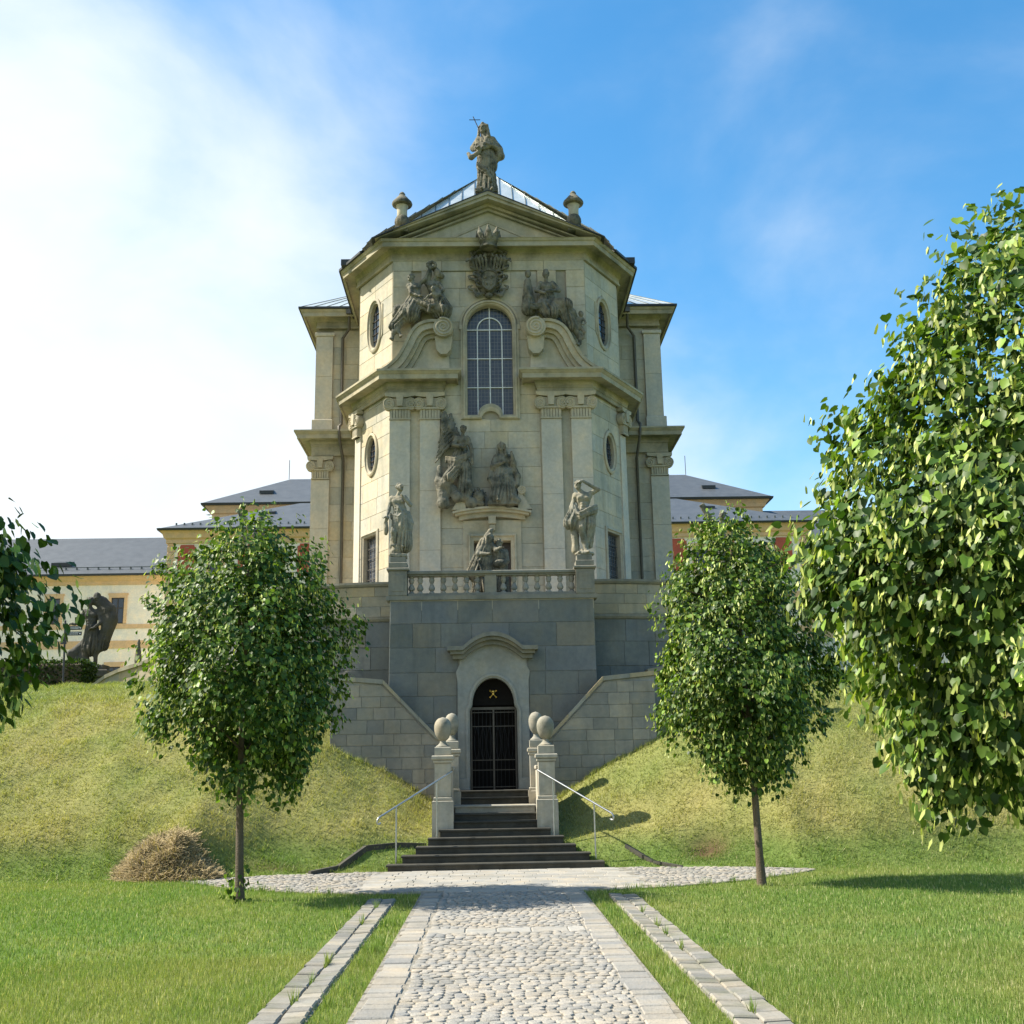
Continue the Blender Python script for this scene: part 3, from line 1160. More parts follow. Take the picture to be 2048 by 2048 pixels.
# curved flanking walls of the terrace
for s, lab in ((-1, 'curved yellowish stone flank wall left of the terrace'), (1, 'curved yellowish stone flank wall right of the terrace')):
    fl = empty('flank_wall', (TX + s * 5, 32, 4), lab, 'wall', 'curved flank walls of the terrace')
    Rf = 7.5

    def fmap(u, v, w, s=s):
        t = u / Rf
        return (TX + s * (2.86 + (Rf + w) * math.sin(t)), 31.5 + Rf - (Rf + w) * math.cos(t), v)
    um = 10.5
    m = MB()
    n = 28
    for z0, z1, w0, w1 in ((3.0, 7.38, -.4, 0),):
        for j in range(n):
            a, b = um * j / n, um * (j + 1) / n
            vs = [fmap(a, z0, w1), fmap(b, z0, w1), fmap(b, z1, w1), fmap(a, z1, w1), fmap(a, z0, w0), fmap(b, z0, w0), fmap(b, z1, w0), fmap(a, z1, w0)]
            m.add(vs, [(0, 1, 2, 3), (5, 4, 7, 6), (3, 2, 6, 7), (0, 4, 5, 1)])
    fwl = m.obj('wall', 'mortar_grey', fl)
    ashlar(fwl, fmap, 0, um, [6.5, 6.8, 7.09, 7.37], (), .02, .55, .95, 'flank')
    ashlar(fwl, fmap, 0, um, rows_of(3.6, 6.36, .62), (), .03, .7, 1.3, 'terrace')
    for nm, z0, z1, w in (('string_course', 6.37, 6.49, .09), ('coping', 7.382, 7.5, .1)):
        m = MB()
        for j in range(n):
            a, b = um * j / n, um * (j + 1) / n
            vs = [fmap(a, z0, w * .6), fmap(b, z0, w * .6), fmap(b, (z0 + z1) / 2, w), fmap(a, (z0 + z1) / 2, w), fmap(b, z1, w), fmap(a, z1, w), fmap(b, z1, -.45), fmap(a, z1, -.45), fmap(b, z0, -.45), fmap(a, z0, -.45)]
            m.add(vs, [(0, 1, 2, 3), (3, 2, 4, 5), (5, 4, 6, 7), (9, 8, 1, 0), (7, 6, 8, 9)])
        m.obj(nm, 'hoodstone', fl)
    m = MB()
    vs = [fmap(um * j / n, 6.9, -.2) for j in range(n + 1)]
    vs2 = [(TX, 42.0, 6.9)]
    m.add([(TX + s * 2.6, 31.5, 6.7)] + [(a, b, 6.7) for a, b, c in vs] + [(TX + s * 2.6, 42.0, 6.7)], [tuple(range(n + 3))])
    m.obj('terrace_floor', 'tread', fl)

# walls stepping down beside the stairs
for s, lab in ((-1, 'stone stair wall with sloping coping left of the gate'), (1, 'stone stair wall with sloping coping right of the gate')):
    sw = empty('stair_wall', (TX + s * 3, 29.8, 1.5), lab, 'wall', 'sloping stair walls')
    sm = line_map(TX, 29.8, s, 0, 0, -1)
    top = lambda u: 3.0 + (u - 1.5) * 1.03 if u < 2.93 else 4.47 + (u - 2.93) * .09
    m = MB()
    m.extr([(1.2, 1.0), (4.3, 1.0), (4.3, 4.59), (2.93, 4.47), (1.5, 3.0), (1.2, 3.0)], sm, -.42, 0)
    w = m.obj('wall', 'mortar_grey', sw)
    lfn = lambda v: 1.22 if v < 2.98 else 1.5 + (v - 2.98) / 1.03 + .03
    ashlar(w, sm, lfn, 4.3, rows_of(1.3, 4.46, .31), (), .022, .32, .75, 'rubble')
    cp = [(1.18, 3.0), (1.5, 3.0), (2.93, 4.47), (4.36, 4.6)]
    for a, b in zip(cp[:-1], cp[1:]):
        n = max(1, round(math.dist(a, b) / .8))
        for j in range(n):
            p = (a[0] + (b[0] - a[0]) * j / n, a[1] + (b[1] - a[1]) * j / n)
            q = (a[0] + (b[0] - a[0]) * ((j + 1) / n) - .004, a[1] + (b[1] - a[1]) * ((j + 1) / n))
            m = MB()
            m.extr([(p[0], p[1] + .004), (q[0], q[1] + .004), (q[0], q[1] + .12), (p[0], p[1] + .12)], sm, -.47, .07)
            m.obj('coping_stone', 'flank', sw)
    m = MB()
    m.extr([(4.32, 2.5), (6.6, 2.5), (6.6, 5.15), (4.32, 4.75)], line_map(TX, 30.5, s, .12, 0, -1), -.4, 0)
    m.obj('upper_wall', 'rubble', sw)
    m = MB()
    m.extr([(4.3, 4.755), (6.6, 5.155), (6.6, 5.27), (4.3, 4.87)], line_map(TX, 30.5, s, .12, 0, -1), -.45, .07)
    m.obj('upper_coping', 'flank', sw)

# ------------------------------------------------------------------ balustrade on the terrace edge
bal = empty('balustrade', (TX, TY, 6.9), 'stone balustrade with bulbous balusters on the terrace edge above the gate', 'balustrade')
by = TY + .16
m = MB()
m.bbox(TX - 2.32, TX + 2.32, by - .16, by + .16, 6.902, 6.98, .01)
m.obj('base_rail', 'hoodstone', bal)
m = MB()
m.bbox(TX - 2.32, TX + 2.32, by - .13, by + .13, 7.46, 7.5, .008)
m.bbox(TX - 2.32, TX + 2.32, by - .18, by + .18, 7.502, 7.6, .02)
m.obj('top_rail', 'hoodstone', bal)
for nm, a, b in (('end_pier', -2.84, -2.33), ('end_pier', 2.33, 2.84), ('centre_pier', -.2, .13)):
    m = MB()
    h = 7.6 if nm == 'end_pier' else 7.46
    d = .25 if nm == 'end_pier' else .14
    m.bbox(TX + a, TX + b, by - d, by + d, 6.902, h, .015)
    if nm == 'end_pier':
        m.bbox(TX + a + .09, TX + b - .09, by - d - .012, by - d + .02, 7.02, 7.5, .012)
    o = m.obj(nm, 'hoodstone', bal)
    if nm == 'end_pier':
        m = MB()
        m.bbox(TX + a - .05, TX + b + .05, by - d - .05, by + d + .05, 7.602, 7.68, .02)
        m.obj('cap', 'hoodstone', o)
bprof = [(.075, 0), (.075, .04), (.05, .05), (.045, .07), (.085, .11), (.092, .15), (.075, .2), (.042, .27), (.04, .29), (.06, .3), (.06, .32), (.075, .35), (.078, .39), (.06, .43), (.075, .44), (.075, .48)]
bmesh_ = None
for u in [-2.22, -1.98, -1.66, -1.34, -1.02, -.7, -.4, .32, .62, .94, 1.26, 1.58, 1.9, 2.22]:
    if bmesh_ is None:
        m = MB()
        m.lathe((TX + u, by, 6.982), bprof, 12)
        o = m.obj('baluster', 'rubble', bal, 40)
        bmesh_ = o.data
    else:
        o = bpy.data.objects.new('baluster', bmesh_)
        link(o, bal, (TX + u, by, 6.982))

# ------------------------------------------------------------------ church
CY = 35.5
church = empty('church', (AX, CY, 6.9), 'baroque sandstone church front with paired ionic pilasters, tall arched window and triangular pediment', 'church')
fm = line_map(AX, CY, 1, 0, 0, -1)
WR, WZ = .77, 17.0


def arch_loop(hw, r, z0, zc, notch, nh, n=20):
    """tall arched opening whose sill rises in a small arch in the middle"""
    lo = [(-hw, z0), (-notch, z0)] + [(u, v) for u, v in arc(0, z0, notch, PI, 0, 10, nh)][1:-1] + [(notch, z0), (hw, z0)]
    return lo + [(hw, zc)] + arc(0, zc, r, 0, PI, n)[1:-1] + [(-hw, zc)]


win_in = arch_loop(WR, WR, 13.82, WZ, .42, .40)
win_out = arch_loop(.93, .93, 13.66, WZ, .30, .27)
door_in = [(-.6, 6.9), (.6, 6.9), (.6, 9.5), (-.6, 9.5)]
m = MB()
m.extr([(-3.3, 6.6), (3.3, 6.6), (3.3, 19.5), (-3.3, 19.5)], fm, -.5, 0, [win_in, [(-.6, 6.7), (.6, 6.7), (.6, 9.5), (-.6, 9.5)]])
fwall = m.obj('front_wall', 'mortar', church)


def hw_win(v):
    if 13.68 < v <= 17.0:
        return .95
    if 17.0 < v < 17.95:
        return math.sqrt(max(0, .95 ** 2 - (v - 17) ** 2))
    return 0.0


hw_door = lambda v: .93 if v < 10.4 else 0.0
ashlar(fwall, fm, -1.66, 1.66, rows_of(6.7, 15.25, .66) + rows_of(15.25, 19.03, .63)[1:], [(0, lambda v: max(hw_win(v), hw_door(v)))], .02, .7, 1.2)
for s in (-1, 1):
    f2 = line_map(AX, CY, s, 0, 0, -1)
    ashlar(fwall, f2, 1.665, 3.3, rows_of(15.25, 19.03, .63), [(2.49, lambda v: .17)], .075, .6, 1.1)
    m = MB()
    m.box(*sorted((AX + s * 1.66, AX + s * 3.36)), CY - .016, CY + .3, 6.7, 15.2)
    m.obj('wall_strip', 'church', fwall)
ashlar(fwall, fm, -3.3, 3.3, [19.032, 19.42], (), .075, .8, 1.4)

# central window: moulded frame, bars, panes
win = empty('arched_window', (AX, CY, 13.7), parent=church)
m = MB()
m.ring(win_out, win_in, fm, [(0, 0), (0.001, .1), (.25, .13), (.5, .13), (.55, .08), (.85, .08), (.9, .04), (1, .03), (1.001, -.34)])
m.obj('frame', 'trim', win, 35)
ear = MB()
for s in (-1, 1):
    ear.box(*sorted((AX + s * .932, AX + s * 1.03)), CY - .1, CY + .01, 16.86, 17.03)
    ear.box(*sorted((AX + s * .932, AX + s * .985)), CY - .09, CY + .01, 13.66, 16.858)
ear.extr([(1.03, 17.032)] + arc(0, 17.032, 1.03, 0, PI, 20)[1:-1] + [(-1.03, 17.032)] + arc(0, 17.032, .945, PI, 0, 20), fm, -.01, .055)
ear.obj('shoulder', 'trim', win)
gl = -.24
ub = [-.78, -.42, 0, .42, .78]
zb = [13.8, 14.86, 15.9, 16.95, 17.8]
for u in (-.42, 0, .42):
    bars = MB()
    zt = 17.0 if u else 17.77
    zl = 13.84 if abs(u) > .4 else 14.2
    bars.extr([(u - .017, zl), (u + .017, zl), (u + .017, zt), (u - .017, zt)], fm, gl, gl + .05)
    bars.obj('window_bar', 'muntin', win)
for z in zb[1:4]:
    bars = MB()
    bars.extr([(-.77, z - .014), (.77, z - .014), (.77, z + .014), (-.77, z + .014)], fm, gl + .002, gl + .052)
    bars.obj('window_bar', 'muntin', win)
bars = MB()
bars.extr(arc(0, 16.97, .437, 0, PI, 18) + arc(0, 16.97, .403, PI, 0, 18), fm, gl + .004, gl + .054)
bars.obj('window_bar', 'muntin', win)
for i in range(3):
    for j in range(4):
        a, b = ub[j], ub[j + 1]
        z0, z1 = zb[i], zb[i + 1]
        if i == 0 and False:
            continue
        m = MB()
        m.extr([(a, z0), (b, z0), (b, z1), (a, z1)], fm, gl - .03, gl)
        m.obj('pane', 'glass', win)
for s in (-1, 1):
    m = MB()
    q = [(s * u, v) for u, v in arc(0, 16.95, .42, 0, PI / 2, 10)]
    m.extr([(0, 16.95)] + q, fm, gl - .03, gl)
    m.obj('pane', 'glass', win)
    m = MB()
    m.extr([(s * u, v) for u, v in arc(0, 16.95, .84, 0, PI / 2, 12)] + q[::-1], fm, gl - .03, gl)
    m.obj('pane', 'glass', win)

# door in the front wall with segmental hood
dr = empty('terrace_door', (AX, CY, 6.9), parent=church)
m = MB()
m.ring([(-.78, 6.7), (.78, 6.7), (.78, 9.72), (-.78, 9.72)], [(-.6, 6.7), (.6, 6.7), (.6, 9.5), (-.6, 9.5)], fm, [(0, .02), (.001, .13), (.3, .16), (.5, .1), (.95, .08), (1, .05), (1.001, -.4)])
m.obj('frame', 'trim', dr)
m = MB()
m.extr([(-.95, 6.7), (-.785, 6.7), (-.785, 9.725), (.785, 9.725), (.785, 6.7), (.95, 6.7), (.95, 10.18), (-.95, 10.18)], fm, 0, .06)
m.obj('surround', 'trim', dr)
for s in (-1, 1):
    m = MB()
    m.box(*sorted((AX + s * .01, AX + s * .62)), CY + .3, CY + .36, 6.7, 9.52)
    for z0, z1 in ((6.9, 7.9), (8.0, 9.35)):
        m.bbox(*sorted((AX + s * .1, AX + s * .52)), CY + .275, CY + .31, z0, z1, .02)
    m.obj('door_leaf', 'darkframe', dr)
m = MB()
for zt, zb_, w, hw in ((0, -.07, .42, 1.28), (-.072, -.15, .34, 1.2), (-.152, -.3, .18, 1.08)):
    uu = np.linspace(-hw, hw, 25)
    hz = lambda u: 10.42 + .16 * (1 - (u / 1.28) ** 2)
    m.extr([(u, hz(u) + zb_) for u in uu] + [(u, hz(u) + zt) for u in uu[::-1]], fm, 0.0, w)
m.obj('hood', 'trim', dr)
m = MB()
m.bbox(AX - .12, AX + .12, CY - .3, CY, 10.02, 10.3, .02)
m.bbox(AX - .09, AX + .09, CY - .24, CY, 9.82, 10.018, .02)
m.obj('keystone', 'trim', dr)


# pilasters with ionic capitals
def ionic(cx, cy, w, z0, z1, mp, parent):
    """capital of half width w on a plane mapped by mp (u sideways, w outward)"""
    h = z1 - z0
    m = MB()
    nf = 7
    zn = z0 + h * .38
    for i in range(nf):                                   # fluted neck
        a = -w + 2 * w * i / nf
        b = a + 2 * w / nf
        m.extr([(a + .012, z0 + .04), (b - .012, z0 + .04), (b - .008, zn), (a + .008, zn)], mp, .1, .185 + .01 * (i % 2))
    m.extr([(-w - .02, z0), (w + .02, z0), (w + .02, z0 + .045), (-w - .02, z0 + .045)], mp, .05, .2)
    m.extr([(-w, z0), (w, z0), (w + .05, z1 - .1), (-w - .05, z1 - .1)], mp, .02, .14)
    m.extr([(-w - .02, zn), (w + .02, zn), (w + .02, zn + .07), (-w - .02, zn + .07)], mp, .1, .24)
    m.extr([(-w, zn + .09), (w, zn + .09), (w, z1 - .2), (-w, z1 - .2)], mp, .1, .21)
    top = [(u, z1 - .12 - .05 * (1 - (u / (w + .15)) ** 2)) for u in np.linspace(-w - .16, w + .16, 11)]
    m.extr(top + [(w + .17, z1 - .004), (-w - .17, z1 - .004)], mp, .05, .27)
    m.extr([(-.09, zn + .1), (.09, zn + .1), (.12, z1 - .12), (0, z1 - .04), (-.12, z1 - .12)], mp, .2, .3)
    for s in (-1, 1):
        c = (s * (w + .04), z0 + h * .58)
        r = h * .2
        m.extr([(c[0] + r * math.cos(t), c[1] + r * 1.12 * math.sin(t)) for t in np.linspace(0, 2 * PI, 19)[:-1]], mp, .04, .25)
        sp_ = []
        for q in np.linspace(0, 4.2 * PI, 40):
            rr = r * (1 - q / (4.6 * PI))
            sp_.append(mp(c[0] - s * rr * math.cos(q + .6), c[1] + rr * 1.1 * math.sin(q + .6), .258))
        m.tube(sp_, [.02] * 36 + [.024, .03, .036, .036], 5)
    return m.obj('capital', 'trim', parent, 30)


PIL = [(-3.025, 'l'), (-2.025, 'l'), (2.025, 'r'), (3.025, 'r')]
for u, _ in PIL:
    hw = .335
    zs = [6.7, 7.3] + [7.3 + d for d in (1.9, 4.0, 6.33)]
    zs[3] += random.uniform(-.3, .3)
    m = MB()
    for a, b in zip(zs[:-1], zs[1:]):
        m.bbox(AX + u - hw, AX + u + hw, CY - .15, CY + .05, a + .002, b - .002, .008)
    p = m.obj('pilaster', 'pilaster', church)
    ionic(0, 0, hw, 13.63, 14.56, line_map(AX + u, CY, 1, 0, 0, -1), p)

# diagonal faces
DL = math.hypot(1.36, 2.1)
dex, dey = 1.36 / DL, 2.1 / DL


def ellipse(c, a, b, n=28, e=1.0):
    out = []
    for i in range(n):
        t = 2 * PI * i / n
        x_, y_ = math.cos(t), math.sin(t)
        out.append((c[0] + a * math.copysign(abs(x_) ** e, x_), c[1] + b * math.copysign(abs(y_) ** e, y_)))
    return out


for s in (-1, 1):
    dm = lambda u, v, w, s=s: (AX + s * (3.36 + dex * u + dey * w), CY + dey * u - dex * w, v)
    du = lambda u, v, w, s=s: (AX + s * (3.30 + dex * u + dey * w), CY + dey * u - dex * w, v)
    OV = [((1.27, 12.78), .34, .6, .47, .77, 1.0), ((1.27, 17.5), .40, .82, .54, 1.0, .9)]
    RW = [(.85, 6.7), (1.8, 6.7), (1.8, 9.95), (.85, 9.95)]
    m = MB()
    m.extr([(-.02, 6.6), (DL, 6.6), (DL, 15.2), (-.02, 15.2)], dm, -.45, 0, [ellipse(OV[0][0], OV[0][1], OV[0][2]), RW])
    m.extr([(-.02, 15.201), (DL, 15.201), (DL, 19.5), (-.02, 19.5)], du, -.45, 0, [ellipse(OV[1][0], OV[1][1], OV[1][2], 28, OV[1][5])])
    dw = m.obj('diagonal_wall', 'mortar', church)

    def hwo(v, o):
        (cu, cv), a, b, A, B, e = o
        q = abs(v - cv) / B
        return A * (1 - q ** (2 / e)) ** (e / 2) * .93 if q < 1 else 0.0
    ashlar(dw, dm, .0, DL - .02, rows_of(6.7, 15.15, .66), [(1.27, lambda v: hwo(v, OV[0])), (1.32, lambda v: .57 if v < 10.02 else 0)], .02, .8, 1.4)
    ashlar(dw, du, .0, DL - .02, rows_of(15.2, 19.4, .62), [(1.27, lambda v: hwo(v, OV[1]))], .02, .8, 1.4)
    for k, ((c, a, b, A, B, e), mp) in enumerate(zip(OV, (dm, du))):
        w = empty('oval_window', mp(c[0], c[1] - b, 0), parent=church)
        m = MB()
        m.ring(ellipse(c, A, B, 28, e), ellipse(c, a, b, 28, e), mp, [(0, 0), (.001, .07), (.3, .1), (.5, .1), (.6, .06), (1, .03), (1.001, -.2)])
        if k:
            for q in (-1, 1):
                m.extr([(c[0] + q * A * .5, c[1] + .62), (c[0] + q * (A + .05), c[1] + .62), (c[0] + q * (A + .05), c[1] - .5), (c[0] + q * A * .9, c[1] - .62), (c[0] + q * A * .9, c[1] + .4)], mp, 0, .05)
        m.obj('frame', 'trim', w, 35)
        m = MB()
        for q in np.linspace(-.6, .6, 5):
            hw = a * math.sqrt(1 - q * q)
            m.extr([(c[0] - hw, c[1] + b * q - .009), (c[0] + hw, c[1] + b * q - .009), (c[0] + hw, c[1] + b * q + .009), (c[0] - hw, c[1] + b * q + .009)], mp, -.1, -.07)
        for q in (-.35, .35):
            m.extr([(c[0] + a * q - .008, c[1] - b * .93), (c[0] + a * q + .008, c[1] - b * .93), (c[0] + a * q + .008, c[1] + b * .93), (c[0] + a * q - .008, c[1] + b * .93)], mp, -.101, -.071)
        m.obj('window_bar', 'darkframe', w)
        m = MB()
        m.extr(ellipse(c, a * 1.03, b * 1.03, 28, e), mp, -.13, -.1)
        m.obj('pane', 'pane', w)
    w = empty('side_window', dm(1.375, 6.7, 0), parent=church)
    m = MB()
    m.ring([(.7, 6.7), (1.93, 6.7), (1.93, 10.1), (.7, 10.1)], RW, dm, [(0, 0), (.001, .06), (.5, .09), (.7, .05), (1, .03), (1.001, -.2)])
    m.obj('frame', 'trim', w)
    m = MB()
    m.extr([(.83, 6.7), (1.82, 6.7), (1.82, 9.97), (.83, 9.97)], dm, -.2, -.16)
    m.obj('pane', 'glass', w)
    for j in range(6):
        m = MB()
        u0 = .93 + .16 * j
        m.tube([dm(u0 + .02 * math.sin(k * 2.2 + j), 6.8 + 3.1 * k / 16, -.1) for k in range(17)], .012, 5)
        m.obj('grille_bar', 'pipe', w, 60)
    for z in np.arange(7.1, 9.95, .35):
        m = MB()
        m.tube([dm(.86, z, -.1), dm(1.79, z, -.1)], .012, 5)
        m.obj('grille_crossbar', 'pipe', w, 60)
    # pilaster at the rear end of the diagonal, only its capital stands clear
    pm = lambda u, v, w, s=s: (AX + s * (3.36 + dex * (DL - .22 + u) + dey * w), CY + dey * (DL - .22 + u) - dex * w, v)
    m = MB()
    m.extr([(-.2, 6.7), (.22, 6.7), (.22, 13.65), (-.2, 13.65)], pm, .0, .06)
    p = m.obj('corner_pilaster', 'pilaster', church)
    ionic(0, 0, .18, 13.63, 14.56, pm, p)
    # flank going back
    m = MB()
    m.box(*sorted((AX + s * 4.2, AX + s * 4.70)), 37.7, 50, 6.6, 19.6)
    m.obj('side_wall', 'church', church)

# lower entablature, broken by the window
low = [(0, 14.56), (.06, 14.56), (.06, 14.68), (.09, 14.70), (.09, 14.78), (.13, 14.84), (.14, 14.93), (.49, 14.93), (.5, 14.88), (.55, 14.88), (.55, 15.04), (.58, 15.06), (.63, 15.12), (.66, 15.13), (.66, 15.2), (0, 15.32)]
for s in (-1, 1):
    m = MB()
    m.sweep([(AX - 1.62, CY + .1), (AX - 1.62, CY - .16), (AX - 3.38, CY - .16), (AX - 4.80, CY + 2.1), (AX - 4.80, 42.05)], low)
    (m if s < 0 else m.mirror(AX)).obj('entablature', 'cornice', church)
# upper cornice and pediment
upc = [(0, 19.40), (.09, 19.40), (.09, 19.47), (.06, 19.48), (.06, 19.68), (.1, 19.72), (.16, 19.84), (.49, 19.84), (.5, 19.72), (.56, 19.72), (.56, 19.88), (.6, 19.9), (.64, 19.97), (.66, 19.98), (0, 20.04)]
m = MB()
m.sweep([(AX + 4.72, 46), (AX + 4.72, CY + 2.12), (AX + 3.32, CY), (AX - 3.32, CY), (AX - 4.72, CY + 2.12), (AX - 4.72, 46)], upc)
m.obj('main_cornice', 'cornice', church)
ped = empty('pediment', (AX, CY, 20.0), parent=church)
m = MB()
m.extr([(-3.5, 20.0), (3.5, 20.0), (0, 21.5)], fm, -.6, .02)
m.obj('tympanum', 'church', ped)
m = MB()
m.extr([(-1.9, 20.04), (1.9, 20.04), (0, 20.93)], fm, .0, .05, [[(-1.55, 20.12), (1.55, 20.12), (0, 20.84)]])
m.obj('tympanum_panel', 'trim', ped)
sl = .447
for s in (-1, 1):
    m = MB()
    for top_, th, w, e in ((21.74, .12, .66, 3.98), (21.618, .13, .6, 3.88), (21.486, .12, .28, 3.5), (21.364, .1, .16, 3.2)):
        zb_ = lambda u, t=top_: t - sl * u
        m.extr([(0, top_ - th), (s * e, max(zb_(e) - th, 19.99)), (s * e, max(zb_(e), 20.02)), (0, top_)], fm, -.02, w)
    m.obj('raking_cornice', 'cornice', ped)
    m = MB()
    m.extr([(0, 21.742), (s * 4.0, 21.742 - sl * 4.0), (s * 4.0, 21.78 - sl * 4.0), (0, 21.78)], fm, -1.6, .68)
    m.obj('roof_edge', 'roofedge', ped)

# roof: eight-sided standing-seam pyramid
eave = [(4.0, 34.95), (5.2, 37.5), (5.42, 46), (3.5, 50), (-3.5, 50), (-5.42, 46), (-5.2, 37.5), (-4.0, 34.95)]
apex = Vector((AX + .1, 41.5, 26.35))
roof = empty('roof', (AX, 41.5, 20), parent=church)
for i in range(8):
    a, b = eave[i], eave[(i + 1) % 8]
    A, B = Vector((AX + a[0], a[1], 20.06)), Vector((AX + b[0], b[1], 20.06))
    if i == 7:
        A, B = Vector((AX - 3.9, 35.4, 20.06)), Vector((AX + 3.9, 35.4, 20.06))
    m = MB()
    m.add([A, B, apex], [(0, 1, 2)])
    m.obj('roof_face', 'roofmetal', roof)
    n = max(3, round((B - A).length / .5))
    nrm = (B - A).cross(apex - A).normalized()
    if nrm.z < 0:
        nrm = -nrm
    for j in range(n + 1):
        m = MB()
        p = A.lerp(B, j / n)
        d = (B - A).normalized() * .016
        h = nrm * .03
        ft = (apex - A).dot(B - A) / (B - A).length_squared
        tt = j / n
        q = A.lerp(apex, min(.98, tt / ft)) if tt < ft else B.lerp(apex, min(.98, (1 - tt) / (1 - ft)))
        if (q - p).length < .1:
            continue
        m.add([p - d, p + d, q + d, q - d, p - d + h, p + d + h, q + d + h, q - d + h], [(4, 5, 6, 7), (0, 1, 5, 4), (0, 4, 7, 3), (1, 2, 6, 5)])
        m.obj('roof_seam', 'seam', roof)
ed = [(0, 20.03), (.72, 19.985), (.72, 20.07), (0, 20.12)]
for s in (-1, 1):
    q = MB()
    q.sweep([(AX - 3.9, CY + .98 - .15), (AX - 4.72, CY + 2.12), (AX - 4.72, 46)], ed)
    (q if s < 0 else q.mirror(AX)).obj('gutter', 'roofedge', roof)
    m = MB()
    m.box(*sorted((AX + s * 4.55, AX + s * 5.3)), 36.9, 37.5, 20.0, 20.22)
    m.obj('gutter_box', 'roofedge', roof)


# scrolls of the broken pediment over the lower cornice
def scroll_curve(n=40):
    P = [(-3.82, 15.2), (-3.66, 15.25), (-3.38, 15.43), (-3.1, 15.72), (-2.88, 16.12), (-2.68, 16.56), (-2.42, 16.86), (-2.05, 17.0), (-1.72, 17.0)]
    out = []
    for i in range(len(P) - 1):
        p0, p1, p2, p3 = [Vector(P[max(0, min(len(P) - 1, i + d))]) for d in (-1, 0, 1, 2)]
        for t in np.linspace(0, 1, 6)[:-1]:
            out.append(.5 * ((2 * p1) + (p2 - p0) * t + (2 * p0 - 5 * p1 + 4 * p2 - p3) * t * t + (3 * p1 - p0 - 3 * p2 + p3) * t ** 3))
    out.append(Vector(P[-1]))
    return out


for s in (-1, 1):
    sc = empty('scroll', (AX + s * 2.8, CY - .3, 15.3), parent=church)
    C = scroll_curve()
    nr = []
    for i, p in enumerate(C):
        d = (C[min(i + 1, len(C) - 1)] - C[max(i - 1, 0)]).normalized()
        nr.append(Vector((d.y, -d.x)))
    zmin = 15.22
    for nm, a, b, w in (('scroll_cap', 0, .1, .66), ('scroll_band', .1, .3, .58), ('scroll_fascia', .3, .42, .44), ('scroll_fillet', .42, .56, .32)):
        m = MB()
        T = [p + q * (a + .002) for p, q in zip(C, nr)]
        B = [p + q * b for p, q in zip(C, nr)]
        for i in range(len(C) - 1):
            q4 = [T[i], T[i + 1], B[i + 1], B[i]]
            q4 = [(-s * -1 * t.x if False else s * -t.x, max(t.y, zmin)) for t in q4]
            m.extr(q4, fm, -.02, w)
        m.obj(nm, 'cornice' if nm == 'scroll_cap' else 'trim', sc)
    m = MB()
    face = [p + q * .5 for p, q in zip(C, nr)]
    face = [(s * -p.x, max(p.y, zmin)) for p in face if p.y > zmin]
    m.extr([(s * 3.2, zmin), (s * 1.35, zmin), (s * 1.42, 16.5)] + [f for f in face[::-1]], fm, -.02, .2)
    m.obj('scroll_face', 'church', sc)
    # volute
    vc, vr = (s * 1.55, 16.72), .34
    m = MB()
    m.extr(arc(vc[0], vc[1], vr, 0, 2 * PI, 26)[:-1], fm, -.02, .68)
    m.extr([(vc[0] - .3, 16.45), (vc[0] - .24, 15.98), (vc[0] - .1, 15.82), (vc[0] + .1, 15.82), (vc[0] + .24, 15.98), (vc[0] + .3, 16.45)], fm, -.02, .5)
    sp_ = []
    for q in np.linspace(0, 5.2 * PI, 60):
        rr = (vr - .02) * (1 - q / (5.7 * PI))
        sp_.append(fm(vc[0] + s * rr * math.cos(q + 1.2), vc[1] + rr * math.sin(q + 1.2), .685))
    m.tube(sp_, list(np.linspace(.042, .026, 56)) + [.035, .045, .05, .05], 6)
    m.obj('volute', 'trim', sc, 40)

